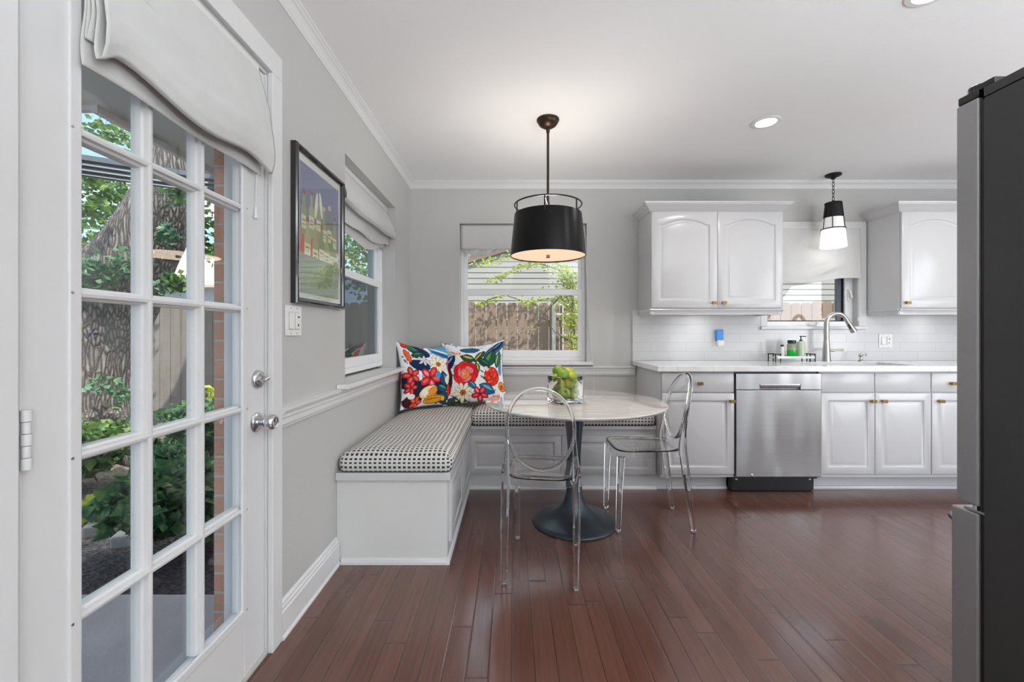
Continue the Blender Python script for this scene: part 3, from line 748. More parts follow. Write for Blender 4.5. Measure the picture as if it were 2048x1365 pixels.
base_cabinet(2.150, 2.924, 'white two-door base cabinet under the kitchen sink', [(2.151, 2.530, None), (2.530, 2.923, None)], [(2.151, 2.530, 2.505), (2.530, 2.923, 2.580)])
base_cabinet(2.9245, 4.1, 'white base cabinet right of the sink, partly behind the fridge', [(2.925, 3.50, 3.06), (3.50, 4.09, 3.8)], [(2.925, 3.50, 2.975), (3.50, 4.09, 3.53)])

# dishwasher
dw = thing('dishwasher', 'stainless steel dishwasher with pocket handle between the white cabinets', 'dishwasher', (1.85, 3.2, 0))
MB().box(1.556, 2.147, 2.990, 3.54, .10, CT-.042).build('tub_housing', M_black, dw)
mb = MB(); x0, x1 = 1.557, 2.146
mb.prism([(2.985,.122), (2.957,.122), (2.951,.126), (2.949,.40), (2.951,.728), (2.985,.731)], 'x', x0, x1); mb.build('door_panel', M_steel, dw, bev=.002)
hx0, hx1 = 1.72, 2.005
mb = MB(); mb.box(x0, hx0, 2.952, 2.985, .733, .842); mb.box(hx1, x1, 2.952, 2.985, .733, .842); mb.box(hx0, hx1, 2.952, 2.985, .770, .842); mb.box(hx0, hx1, 2.972, 2.985, .733, .77)
mb.build('control_panel', M_steel, dw)
MB().prism([(2.972,.737), (2.958,.745), (2.952,.762), (2.952,.770), (2.9715,.770)], 'x', hx0+.004, hx1-.004).build('handle', M_chrome, dw)
mb = MB(); mb.prism([(3.075,.0), (3.02,.004), (3.015,.115), (3.06,.120), (3.085,.0)], 'x', 1.560, 2.143); mb.build('kick_plate', M_black, dw, bev=.003)
for x in (1.59, 2.11): MB().cyl((x, 3.016, .092), (x, 3.010, .092), .009, 10).build('kick_screw', M_nickel, dw)
mb = MB(); mb.lathe([(.0001,0), (.010,0), (.010,.0012), (.0085,.0018), (.0001,.0018)], (1.667, 2.951, .137), 24, Matrix.Rotation(R(90), 4, 'X'))
mb.box(1.662, 1.672, 2.9485, 2.9492, .1355, .1375); mb.build('round_badge', M_chrome, dw, smooth=True)

# faucet
fa = thing('faucet', 'brushed nickel pull-down gooseneck faucet behind the sink', 'faucet', (2.56, 3.46, CT))
MB().lathe([(.031,0), (.031,.004), (.029,.02), (.027,.06), (.024,.12), (.0205,.168), (.0200,.170), (.0205,.172)], (2.56, 3.46, CT), 28).build('faucet_body', M_nickel, fa, smooth=True)
pts = [(2.56, 3.46, CT+.17)]
for k in range(0, 19):
    a = R(180-k*8.8); pts.append((2.56+.068+.068*math.cos(a)*1.0, 3.46-.03-.03*math.cos(a)*-1*-1 if False else 3.46-.022*(1+math.cos(a)), CT+.300+.088*math.sin(a)))
MB().tube(pts, [.0195]+[.0185-.003*min(1, k/8) for k in range(19)], 18).build('gooseneck', M_nickel, fa, smooth=True)
p = Vector(pts[-1]); dn = Vector((.045, -.012, -.085)).normalized()
hd = MB().tube([p-dn*.004, p+dn*.02, p+dn*.06, p+dn*.105, p+dn*.108], [.0155, .0165, .020, .024, .019], 20).build('spray_head', M_nickel, fa, smooth=True)
q = p+dn*.045; MB().tube([q+Vector((-.016, -.008, .006)), q+dn*.04+Vector((-.021, -.008, .006))], .007, 8).build('spray_button', M_black, hd, smooth=True)
MB().tube([(2.58, 3.455, CT+.088), (2.61, 3.45, CT+.088)], .011, 14).tube([(2.60, 3.45, CT+.088), (2.625, 3.447, CT+.092), (2.682, 3.44, CT+.094)], [.010, .0075, .0085], 12).build('lever', M_nickel, fa, smooth=True)
sp = thing('soap_pump', 'small nickel soap pump on the worktop right of the faucet', 'soap dispenser', (2.84, 3.46, CT))
MB().lathe([(.021,0), (.021,.006), (.014,.012), (.009,.02), (.009,.034), (.014,.036), (.016,.05), (.012,.056)], (2.84, 3.46, CT), 20).build('pump_base', M_nickel, sp, smooth=True)
MB().tube([(2.825, 3.46, CT+.05), (2.85, 3.455, CT+.064), (2.872, 3.45, CT+.062), (2.878, 3.45, CT+.045)], [.007, .008, .006, .004], 10).build('pump_spout', M_nickel, sp, smooth=True)

# tray and bottles
tr = thing('counter_tray', 'white tray with black wire end handles left of the faucet', 'tray', (2.25, 3.42, CT))
MB().box(2.10, 2.395, 3.36, 3.47, CT+.028, CT+.036).box(2.10, 2.395, 3.36, 3.364, CT+.036, CT+.046).box(2.10, 2.395, 3.466, 3.47, CT+.036, CT+.046).build('tray_board', M_plate, tr, bev=.001)
for x in (2.088, 2.402):
    mb = MB()
    for y in (3.368, 3.462):
        mb.cyl((x, y, CT), (x, y, CT+.062), .0042, 8)
        s_ = 1 if x < 2.2 else -1; mb.cyl((x+.040*s_, y, CT), (x+.040*s_, y, CT+.062), .0042, 8); mb.cyl((x-.006*s_, y, CT+.062), (x+.046*s_, y, CT+.062), .0042, 8)
    mb.cyl((x, 3.368, CT+.062), (x, 3.462, CT+.062), .004, 8)
    mb.build('wire_handle', M_blackm, tr)
zt = CT+.0362
b1_ = thing('lotion_tube', 'slim cream tube with black cap on the white tray', 'tube', (2.168, 3.41, zt))
MB().lathe([(.0001,0), (.012,0), (.013,.01), (.012,.075), (.0115,.085)], (2.168, 3.41, zt), 20).build('tube_body', mat('cream_plastic', (.78,.74,.64), .4, fn=subtle(50,.02,.001,.05)), b1_, smooth=True)
MB().lathe([(.0118,.085), (.0118,.100), (.0001,.101)], (2.168, 3.41, zt), 20).build('cap', M_black, b1_, smooth=True)
b2_ = thing('soap_bottle', 'square clear bottle of bright green soap with black lid', 'soap bottle', (2.245, 3.41, zt))
M_greenliq = mat('green_soap', (.0,.42,.03), .12, fn=subtle(20, .01, .001, .05), Emission_Color=(0,.3,.02,1), Emission_Strength=0.0)
M_paleglass = mat('pale_green_glass', (.42,.50,.32), .08, Transmission_Weight=.55, fn=subtle(20, .01, .001, .05))
MB().lathe([(.0001,0), (.031,.0), (.034,.006), (.034,.058)], (2.245, 3.41, zt), 24).build('green_liquid', M_greenliq, b2_, smooth=True, label='bright green liquid')
MB().lathe([(.034,.0582), (.034,.098), (.028,.108), (.026,.11)], (2.245, 3.41, zt), 24).build('bottle_glass', M_paleglass, b2_, smooth=True)
MB().lathe([(.030,.1105), (.030,.134), (.028,.136), (.0001,.136)], (2.245, 3.41, zt), 24).build('lid', M_black, b2_, smooth=True)
b3_ = thing('pump_bottle', 'pale green pump bottle at the right end of the white tray', 'soap bottle', (2.325, 3.42, zt))
MB().lathe([(.0001,0), (.029,0), (.030,.005), (.030,.115), (.024,.126), (.010,.130)], (2.325, 3.42, zt), 24).build('bottle_body', mat('sage_plastic', (.50,.60,.44), .25, fn=subtle(30,.01,.001,.08)), b3_, smooth=True)
MB().lathe([(.011,.130), (.011,.140), (.004,.142), (.004,.162), (.010,.164), (.010,.170)], (2.325, 3.42, zt), 16).tube([(2.325, 3.42, zt+.167), (2.36, 3.41, zt+.166)], .004, 8).build('pump_head', M_black, b3_, smooth=True)
# air freshener + switch on the tiles
af = thing('air_freshener', 'blue and white plug-in air freshener on the white tiles', 'air freshener', (1.72, 3.54, 1.0))
MB().box(1.690, 1.754, 3.515, 3.545, 1.058, 1.155).build('blue_reservoir', mat('blue_plastic', (.05,.26,.72), .25, fn=subtle(30,.01,.001,.05)), af, bev=.010, seg=4)
MB().box(1.697, 1.755, 3.505, 3.552, 1.015, 1.068).build('plug_body', M_plate, af, bev=.012, seg=4)
MB().box(1.684, 1.752, 3.5495, 3.553, 1.002, 1.118).build('outlet_plate', M_plate, af, bev=.001)
def switch_plate(name, label, M, W, H):
    t = thing(name, label, 'light switch', M @ Vector((0, 0, 0)))
    mb = MB(); mb.box(-W/2, W/2, 0, .006, -H/2, H/2, M); mb.build('cover_plate', M_plate, t, bev=.002)
    for u, nm in ((-.023, 'rocker'), (.023, 'dimmer')):
        mb = MB(); mb.box(u-.0165, u+.0165, .006, .0075, -.034, .034, M); fr = mb.build('switch_surround', mat('switch_grey', (.45,.45,.44), .4, fn=subtle(30,.01,.001,.02)), t)  # darker grey surround behind each rocker and dimmer
        mb = MB(); Mr = M @ Matrix.Translation((u, .008, 0)) @ Matrix.Rotation(R(4 if nm == 'rocker' else 0), 4, 'X')
        mb.box(-.0145, .0145, -.002, .003, -.032, .032, Mr); mb.build(nm, M_plate, fr, bev=.001)
        if nm == 'dimmer':
            MB().box(u-.004, u+.008, .011, .013, .012, .018, M).build('slider', M_black, fr); MB().box(u-.003, u+.003, .011, .012, -.022, -.012, M).build('slider_stop', M_black, fr)
    for u in (-.023, .023):
        for v in (-.049, .049): MB().box(u-.003, u+.003, .006, .0066, v-.003, v+.003, M).build('screw', mat('screw_grey', (.4,.4,.4), .4, .5, fn=subtle(30,.01,.001,.02)), t)
    return t
switch_plate('light_switch', 'white double switch plate on the grey wall beside the glazed door', Matrix(((0,1,0,XL), (1,0,0,1.656), (0,0,1,1.1705), (0,0,0,1))), .118, .117)
switch_plate('light_switch', 'white double switch plate on the tiles right of the faucet', Matrix(((1,0,0,3.12), (0,-1,0,3.5528), (0,0,1,1.061), (0,0,0,1))), .112, .115)

# ================================================================= BENCH
bn = thing('corner_bench', 'white and grey built-in corner bench with panelled storage base', 'bench', (-.5, 3.0, 0))
BXs = -.318; BYs = 3.068
mb = MB(); mb.box(XL+.001, BXs, 2.072, BYs+.02, 0.0, .408); mb.build('end_box', M_bench, bn)
mb = MB(); mb.box(BXs-.02, 1.038, BYs, YB-.001, .0, .43); mb.build('back_box', M_cab, bn)
mb = MB(); mb.box(XL+.001, -.298, 2.052, YB-.001, .409, .445); mb.box(-.2975, 1.038, BYs-.02, YB-.001, .431, .458); mb.build('seat_board', M_cab, bn, bev=.003)
mb = MB(); mb.prism([(2.072,0), (2.056,0), (2.057,.012), (2.062,.022), (2.072,.026)], 'x', XL+.026, -.303)
mb.prism([(BXs,0), (BXs+.015,0), (BXs+.014,.012), (BXs+.009,.022), (BXs,.026)], 'y', 2.06, BYs-.006)
mb.prism([(BYs,0), (BYs-.015,0), (BYs-.014,.010), (BYs-.009,.018), (BYs,.021)], 'x', BXs+.006, 1.038)
mb.build('base_moulding', M_trim, bn)
mb = MB(); mb.box(BXs, BXs+.004, 2.074, BYs, .03, .405); mb.build('side_face', M_cab, bn)
for a, b in ((2.12, 2.585), (2.60, 3.05)): raised('side_door', front_x(BXs+.018), a, b, .085, .392, bn, fr=.042)
for a, b in ((-.312, .353), (.357, 1.034)): raised('front_door', front_y(BYs-.018), a, b, .106, .388, bn, fr=.046)
for x in (-.235, .95): MB().box(x-.001, x+.001, BYs-.0215, BYs-.02, .434, .456).build('board_joint', mat('joint_grey', (.35,.35,.35), .6, fn=subtle(30,.01,.001,.02)), bn)

def cushion(name, x0, x1, y0, y1, z0, z1, label, parent=None):
    t = thing(name, label, 'seat cushion', ((x0+x1)/2, (y0+y1)/2, z0))
    nx, ny, nz = max(2, int((x1-x0)/.02)), max(2, int((y1-y0)/.02)), 8
    r = .030
    def shape(u, v, w):   # each 0..1 -> world
        x = x0+u*(x1-x0); y = y0+v*(y1-y0); h = z1-z0
        e = min(u*(x1-x0), (1-u)*(x1-x0), v*(y1-y0), (1-v)*(y1-y0))
        crown = .018*min(1, max(0, e-.01)/.10)**.6
        z = z0+w*h
        if w > .5: z += crown*(w-.5)*2 - .012*(1-min(1, e/.03))**2*(w-.5)*2
        bul = .012*math.sin(PI*w)
        cx, cy = (x0+x1)/2, (y0+y1)/2
        dx = min(u, 1-u)*(x1-x0); dy = min(v, 1-v)*(y1-y0)
        if dx < 1e-6: x += math.copysign(bul, u-.5)
        if dy < 1e-6: y += math.copysign(bul, v-.5)
        # round the plan corners
        if dx < r and dy < r:
            k = math.hypot(r-dx, r-dy)
            if k > r:
                f = r/k; sx = math.copysign(1, .5-u); sy = math.copysign(1, .5-v)
                xc = (x0+r if u < .5 else x1-r); yc = (y0+r if v < .5 else y1-r)
                x = xc+(x-xc)*f; y = yc+(y-yc)*f
        if w > .5: z += .003*math.sin(x*19+y*7)*min(1, e/.05)+.003*math.sin(y*23-x*5)*min(1, e/.05)
        return (x, y, z)
    me_v = {}; mb = MB(); uvs = []
    def face(a, b, c_, d_, plane):
        pass
    def panel(nu, nv, fn, uvf):
        base = len(mb.v)
        for j in range(nv+1):
            for i in range(nu+1): mb.v.append(fn(i/nu, j/nv)); uvs.append(uvf(i/nu, j/nv))
        for j in range(nv):
            for i in range(nu): mb.f.append((base+j*(nu+1)+i, base+j*(nu+1)+i+1, base+(j+1)*(nu+1)+i+1, base+(j+1)*(nu+1)+i))
    LX, LY, LZ = x1-x0, y1-y0, z1-z0
    panel(nx, ny, lambda a, b: shape(a, b, 1), lambda a, b: (a*LX, b*LY))
    panel(nx, ny, lambda a, b: shape(a, b, 0), lambda a, b: (a*LX, b*LY))
    panel(nx, nz, lambda a, b: shape(a, 0, b), lambda a, b: (a*LX, b*LZ-LZ))
    panel(nx, nz, lambda a, b: shape(a, 1, b), lambda a, b: (a*LX, b*LZ))
    panel(ny, nz, lambda a, b: shape(0, a, b), lambda a, b: (a*LY, b*LZ))
    panel(ny, nz, lambda a, b: shape(1, a, b), lambda a, b: (a*LY, b*LZ))
    o = mb.build('cushion_cover', M_dots, t, smooth='all', fix=False)
    me = o.data; uvl = me.uv_layers.new(name='UVMap')
    for lp in me.loops: uvl.data[lp.index].uv = uvs[lp.vertex_index]
    bm = bmesh.new(); bm.from_mesh(me); bmesh.ops.remove_doubles(bm, verts=bm.verts, dist=1e-5); bmesh.ops.recalc_face_normals(bm, faces=bm.faces); bm.to_mesh(me); bm.free()
    for w, nm in ((1, 'upper_piping'), (0, 'lower_piping')):
        pts = []; N = 60
        for k in range(N): pts.append(shape(k/N, 0, w))
        for k in range(N): pts.append(shape(1, k/N, w))
        for k in range(N): pts.append(shape(1-k/N, 1, w))
        for k in range(N): pts.append(shape(0, 1-k/N, w))
        pts = [(p[0], p[1], p[2]+(.0025 if w == 0 else -.001)) for p in pts]
        MB().tube(pts, .0026, 6, closed=True).build(nm, M_piping if w == 0 else M_dots, t, smooth='all')
    return t
cushion('bench_cushion', XL+.016, -.300, 2.066, 3.548, .4475, .532, 'long black dotted white bench cushion beside the left wall')
cushion('bench_cushion', -.284, 1.022, 3.044, 3.548, .4605, .552, 'black dotted white bench cushion under the back window')

# ---------------------------------------------------------------- painted prints
def s2l(c): return [((x/255)/12.92 if x/255 <= .04045 else ((x/255+.055)/1.055)**2.4) for x in c]
class Canvas:
    def __init__(s, w, h, bg): s.w, s.h = w, h; s.a = np.ones((h, w, 3))*np.array(s2l(bg)); s.Y, s.X = np.mgrid[0:h, 0:w]; s.X = s.X/w; s.Y = s.Y/h; s.asp = h/w
    def mask(s, m, c): s.a[m] = s2l(c)
    def ell(s, cx, cy, a, b, ang, c, out=None, ow=.008, tip=0):
        t = R(ang); dx = s.X-cx; dy = (s.Y-cy)*s.asp; u = dx*math.cos(t)+dy*math.sin(t); v = -dx*math.sin(t)+dy*math.cos(t)
        def m(a_, b_):
            if tip: return (np.abs(u) < a_) & (np.abs(v) < b_*np.maximum(0, 1-(u/a_)**2)**1.0)
            return (u/a_)**2+(v/b_)**2 < 1
        if out: s.mask(m(a+ow, b+ow), out)
        s.mask(m(a, b), c)
    def leaf(s, cx, cy, l, w, ang, c, c2, out=(18,28,48)):
        s.ell(cx, cy, l, w, ang, c, out, .010, 1)
        t = R(ang); s.ell(cx-.3*w*math.sin(t)*-1, cy+(-.3*w*math.cos(t))/s.asp, l*.7, w*.3, ang, c2, None, 0, 1)
        s.ell(cx, cy, l*.9, .004, ang, out)
    def daisy(s, cx, cy, r, n=9, c=(240,232,206), ph=0):
        for k in range(n):
            a = 360/n*k+ph; s.ell(cx+.58*r*math.cos(R(a)), cy+.58*r*math.sin(R(a))/s.asp, r*.46, r*.19, a, c, (90,84,70), .005)
        s.ell(cx, cy, r*.24, r*.24, 0, (196,104,34), (90,40,20), .008); s.ell(cx, cy, r*.1, r*.1, 0, (110,55,20))
    def rose(s, cx, cy, r, c1=(226,48,40), c2=(240,128,134), seed=1, sx=1.0):
        g = random.Random(seed)
        for k in range(7):
            a = 51*k; s.ell(cx+.55*r*sx*math.cos(R(a)), cy+.55*r*math.sin(R(a))/s.asp, r*.5*sx, r*.42, a+70, c1 if k % 2 else (206,30,44), (120,14,24), .005)
        for k in range(6):
            a = 60*k+20; s.ell(cx+.40*r*sx*math.cos(R(a)), cy+.40*r*math.sin(R(a))/s.asp, r*.36*sx, r*.22, a+80, c2 if k % 2 else c1, (150,20,30), .004)
        for q in (.42, .32, .23, .15):
            s.ell(cx-.04*r+g.uniform(-.04,.04)*r, cy+.05*r, r*q*sx, r*q*.85, g.uniform(0,90), (c2, c1, (246,190,150), (232,150,40))[int(q*10) % 4], (190,30,36), .005)
        s.ell(cx-.04*r, cy+.05*r, r*.12, r*.10, 0, (235,170,50))
    def petal5(s, cx, cy, r, c=(206,40,56), c2=(238,150,150), ph=0):
        for k in range(5):
            a = 72*k+ph; X_, Y_ = cx+.55*r*math.cos(R(a)), cy+.55*r*math.sin(R(a))/s.asp
            s.ell(X_, Y_, r*.48, r*.30, a, c, (70,12,30), .006); s.ell(X_, Y_, r*.30, r*.14, a, c2 if k % 2 else (228,96,90))
        s.ell(cx, cy, r*.12, r*.12, 0, (60,50,30))
    def berries(s, cx, cy, a, b, c=(206,44,34), seed=3):
        g = random.Random(seed); s.ell(cx, cy, a, b, 0, c, (110,16,16), .006)
        for k in range(60):
            q = g.uniform(0, 2*PI); r = g.random()**.5*.92; s.ell(cx+a*r*math.cos(q), cy+b*r*math.sin(q)/s.asp, .014, .010, g.uniform(0,180), g.choice([(232,92,54), (170,24,28), (214,60,40), (246,130,80)]))
def setcol(o, cols):
    me = o.data; at = me.color_attributes.new(name='Col', type='FLOAT_COLOR', domain='POINT')
    arr = np.ones((len(me.vertices), 4)); arr[:, :3] = cols; at.data.foreach_set('color', arr.ravel())
def scatter(c, seed):
    g = random.Random(seed)
    for k in range(90):
        c.ell(g.random(), g.random(), g.uniform(.015,.05), g.uniform(.006,.016), g.uniform(0,180), g.choice([(206,212,218),(190,204,214),(150,178,196),(120,140,150),(60,80,110),(214,206,198),(70,100,90)]), None, 0, 1)
NAVY = (26,44,84); TEAL = (44,96,128); DG = (36,84,60); WH = (234,236,238)
def canvas_a():
    c = Canvas(300, 300, WH); scatter(c, 1)
    for x, y, a, b, an, k in ((.3,.1,.2,.1,20,NAVY), (.72,.1,.25,.12,25,(96,160,200)), (.72,.17,.22,.03,25,(40,90,140)), (.68,.10,.2,.015,28,(230,240,245)), (.28,.36,.18,.09,15,NAVY), (.1,.62,.12,.14,0,(30,30,60)), (.62,.66,.16,.2,10,(22,40,66)), (.3,.72,.2,.12,0,(30,40,60)), (.75,.9,.2,.1,0,(40,70,90)), (.15,.9,.15,.1,0,(60,26,36)), (.95,.62,.06,.3,0,(220,220,215))): c.ell(x, y, a, b, an, k)
    c.leaf(.2, .07, .13, .05, 25, (52,110,74), (90,150,100)); c.leaf(.27, .17, .12, .055, -15, DG, (80,130,90)); c.ell(.09, .04, .05, .05, 0, (206,52,44)); c.ell(.10, .21, .035, .10, -15, (236,100,44), (120,30,20))
    for k in range(5): c.ell(.34+.05*math.cos(k*1.25), .27+.045*math.sin(k*1.25), .05, .02, k*72, (214,216,220), (50,60,80), .005)
    c.daisy(.60, .34, .16); c.ell(.9, .44, .10, .23, -8, (224,46,44), (130,20,30), .006); c.ell(.88, .38, .06, .15, -8, (244,156,176)); c.ell(.87, .40, .025, .09, -8, (224,60,90)); c.ell(.93, .55, .03, .08, -10, (236,90,50))
    c.petal5(.44, .57, .19, ph=10); c.petal5(.12, .52, .13, (196,46,48), (224,110,90), 40); c.petal5(.10, .70, .10, (180,34,44), (224,90,70), 0)
    c.leaf(.70, .60, .12, .08, 70, (36,78,110), (84,140,170)); c.leaf(.66, .74, .11, .06, 20, (34,84,92), (90,150,160)); c.ell(.80, .62, .09, .07, 20, (236,232,220)); 
    c.ell(.40, .79, .16, .09, -15, (240,216,160), (60,40,20)); c.ell(.46, .80, .10, .06, -40, (232,150,50), (120,60,20)); c.ell(.33, .80, .06, .05, 10, (244,236,220))
    c.ell(.50, .91, .18, .055, -6, (224,160,40), (120,70,20)); c.ell(.46, .90, .14, .01, -6, (150,90,20)); c.berries(.87, .78, .11, .15)
    c.ell(.66, .90, .04, .04, 0, (236,180,60), (90,40,20)); c.petal5(.20, .93, .09, (226,70,40), (240,120,80)); c.ell(.12, .83, .06, .04, 20, (236,230,226)); c.ell(.58,.53,.05,.05,0,(60,150,210)); c.ell(.83,.95,.1,.03,0,(232,226,216))
    return c
def canvas_b():
    c = Canvas(300, 300, WH); scatter(c, 2)
    for x, y, a, b, an, k in ((.05,.3,.12,.16,0,NAVY), (.06,.62,.07,.2,0,(60,40,50)), (.03,.45,.06,.1,0,(30,40,60)), (.85,.15,.2,.08,-30,(60,100,130)), (.45,.10,.16,.05,0,TEAL), (.2,.95,.2,.06,0,(50,70,60)), (.95,.45,.03,.14,0,(90,130,170)), (.12,.2,.09,.06,0,(180,196,205))): c.ell(x, y, a, b, an, k)
    for k in range(16): c.ell(.14+.17*((k*7)%16)/16, .15+.03*((k*5)%7)/7, .018, .010, k*40, ((236,150,96), (244,196,150), (224,110,60))[k % 3])
    c.leaf(.41, .26, .13, .07, 20, DG, (206,186,70)); c.leaf(.60, .24, .13, .05, -50, (44,92,60), (220,180,60)); c.leaf(.78, .30, .16, .10, -65, (40,88,58), (90,140,80)); c.leaf(.68, .36, .13, .06, 40, (30,70,56), (60,110,80)); c.leaf(.90, .10, .10, .04, -35, NAVY, (120,170,200)); c.leaf(.56, .44, .10, .04, 80, (70,104,50), (220,200,80))
    c.leaf(.12, .30, .11, .05, -50, NAVY, (150,180,210)); c.leaf(.92, .33, .14, .045, -80, (60,110,80), (150,180,130))
    c.rose(.36, .53, .22); c.berries(.80, .60, .12, .15, seed=5); c.ell(.72, .47, .05, .035, 20, (226,206,196)); c.ell(.76, .44, .02, .03, 0, (40,60,50))
    c.daisy(.31, .84, .16, 9, ph=15); c.leaf(.70, .80, .13, .085, 30, (38,98,140), (100,170,200)); c.leaf(.47, .73, .09, .04, 50, (40,110,170), (120,190,220)); c.petal5(.58, .88, .13, (200,26,50), (240,140,150), 20); c.ell(.05, .78, .05, .09, 5, (200,40,40), (90,20,24)); c.ell(.95, .77, .05, .07, 0, (226,170,50), (100,60,20)); c.berries(.95, .78, .03, .04, (220,140,40), 9)
    for k in range(5): c.ell(.63+.02*k, .60+.015*k, .03, .006, 60+k*8, (50,60,60))
    for k in range(6): c.ell(.13+.02*k, .87+.014*k, .04, .006, 30+k*9, (50,50,56))
    return c
def pillow(name, label, canvas, S=.255, T=.088):
    t = thing(name, label, 'cushion', (0,0,0), 'floral throw pillows on the corner bench')
    N = 150; vs = []; cols = []
    a = canvas.a
    for side in (1, -1):
        for j in range(N+1):
            for i in range(N+1):
                u = 2*i/N-1; v = 2*j/N-1
                x = S*u*(1-.12*(1-v*v)); z = S*v*(1-(.19 if v > 0 else .08)*(1-u*u))
                h = T*(max(0, 1-u**2)*max(0, 1-v**2))**.42
                h *= 1+.10*math.sin(5*u+2*v)*math.cos(4*v-u)
                h += .005*math.sin(16*u+9*v*v)*(1-abs(u))*abs(v)+.004*math.sin(13*v-7*u)*(1-abs(v))*abs(u)
                vs.append((x, -side*h, z+S))
                px = min(299, int((u+1)/2*300)); py = min(299, int((1-v)/2*300))
                cols.append(a[py, px] if side == 1 else a[py, 299-px])
    fs = []; q = (N+1)**2
    for s_ in range(2):
        for j in range(N):
            for i in range(N):
                k = s_*q+j*(N+1)+i; f = (k, k+1, k+N+2, k+N+1); fs.append(f if s_ == 0 else f[::-1])
    mb = MB(); mb.v = vs; mb.f = fs
    o = mb.build('pillow_cover', M_floral, t, smooth='all', fix=False); setcol(o, np.array(cols))
    pts = []
    for k in range(80):
        s4 = k/20; e = int(s4); f = 2*(s4-e)-1
        u, v = ((f,-1), (1,f), (-f,1), (-1,-f))[e]
        z = S*v*(1-(.19 if v > 0 else .08)*(1-u*u))
        pts.append((S*u*(1-.12*(1-v*v)), 0, z+S))
    MB().tube(pts, .0035, 6, closed=True).build('seam_piping', mat('piping_slate', (.10,.13,.16), .8, fn=fabric_fn((.10,.13,.16))), t, smooth='all')
    return t
p1 = pillow('throw_pillow', 'floral pillow with pink petals and yellow bloom against the left wall', canvas_a())
p1.location = (-.618, 3.225, .556); p1.rotation_euler = (R(-12), R(2), R(42))
p2 = pillow('throw_pillow', 'floral pillow with a large red rose leaning under the back window', canvas_b())
p2.location = (-.285, 3.325, .566); p2.rotation_euler = (R(-13), R(-3), R(4))

# framed poster
pf_ = thing('framed_poster', 'black framed poster of wine bottles on the left wall', 'picture', (XL+.01, 1.875, 1.24))
PY0, PY1, PZ0, PZ1 = 1.64, 2.112, 1.24, 1.868; W_ = .024
prof_ = [(0, 0), (0, .020), (.004, .026), (.010, .028), (.016, .024), (.020, .017), (.024, .015), (.024, 0)]   # inset, depth
L = []
for ins, dp in prof_: L.append([(XL+.0005+dp, PY0+ins, PZ0+ins), (XL+.0005+dp, PY1-ins, PZ0+ins), (XL+.0005+dp, PY1-ins, PZ1-ins), (XL+.0005+dp, PY0+ins, PZ1-ins)])
mb = MB(); n = 4; vs = [p for l in L for p in l]; fs = []
for j in range(len(L)):
    k = (j+1) % len(L)
    for i in range(4): fs.append((j*4+i, j*4+(i+1)%4, k*4+(i+1)%4, k*4+i))
mb.add(vs, fs); mb.build('frame', mat('black_gloss', (.008,.008,.009), .12, coat=.6, fn=subtle(30,.01,.001,.1)), pf_)
def canvas_p():
    c = Canvas(150, 208, (214,208,204)); u = c.X; v = c.Y
    ins = (u > .07) & (u < .93) & (v > .06) & (v < .95); c.mask(ins, (112,112,146))
    c.mask(ins & (v > .52+.08*(u-.5)), (176,120,104)); c.mask(ins & (v > .80), (176,186,150))
    c.ell(.8, .62, .14, .09, 10, (206,200,200)); c.ell(.85, .75, .1, .14, 0, (150,140,140))
    g = random.Random(4)
    def bottle(x, top, h, w, col, lab):
        c.mask((np.abs(u-x) < w*.28) & (v > top) & (v < top+h*.45) & ins, col)
        c.ell(x, top+h*.42, w*.62, h*.17, 0, col)
        c.mask((np.abs(u-x) < w*.62) & (v > top+h*.42) & (v < top+h) & ins, col)
        c.mask((np.abs(u-x) < w*.55) & (v > top+h*.52) & (v < top+h*.78) & ins, lab)
        c.mask((np.abs(u-x) < w*.35) & (v > top+h*.60) & (v < top+h*.63), (120,110,80)); c.mask((np.abs(u-x) < w*.30) & (v > top+h*.68) & (v < top+h*.70), (140,120,90))
        c.mask((np.abs(u-x) < w*.30) & (v > top) & (v < top+.03) & ins, (150,70,60) if g.random() < .4 else (206,190,120))
    for x, t_, h in ((.15,.24,.34), (.30,.22,.34), (.45,.24,.3), (.57,.27,.34), (.70,.24,.36), (.83,.30,.32)): bottle(x, t_, h, .09, g.choice([(150,146,96), (120,124,76), (166,160,116)]), (214,206,176))
    for x in (.15, .33, .5): c.ell(x, .66, .07, .16, 0, (200,84,62))
    for x, t_, h in ((.22,.42,.34), (.38,.44,.34), (.52,.42,.34), (.64,.44,.32), (.76,.46,.30)): bottle(x, t_, h, .10, g.choice([(160,160,104), (130,140,90), (176,166,124)]), (220,212,180))
    c.ell(.40,.30,.03,.14,10,(226,220,200)); c.ell(.50,.28,.03,.13,-12,(230,224,206)); c.ell(.3,.87,.2,.05,0,(150,176,120)); c.ell(.65,.88,.2,.05,0,(190,196,160))
    c.mask(ins & (v > .68), (136,144,122)); c.mask(ins & (v > .74) & (np.sin(v*70+u*4) > .85), (150,156,134))  # pale lower part and its bands paint in the window reflection
    return c
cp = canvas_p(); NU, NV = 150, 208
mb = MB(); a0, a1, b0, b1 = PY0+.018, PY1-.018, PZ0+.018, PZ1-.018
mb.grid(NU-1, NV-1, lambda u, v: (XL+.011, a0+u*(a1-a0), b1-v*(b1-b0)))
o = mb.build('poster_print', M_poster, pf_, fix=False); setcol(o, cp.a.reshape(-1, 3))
MB().box(XL+.0135, XL+.0150, PY0+.02, PY1-.02, PZ0+.02, PZ1-.02).build('glass', M_pane, pf_)

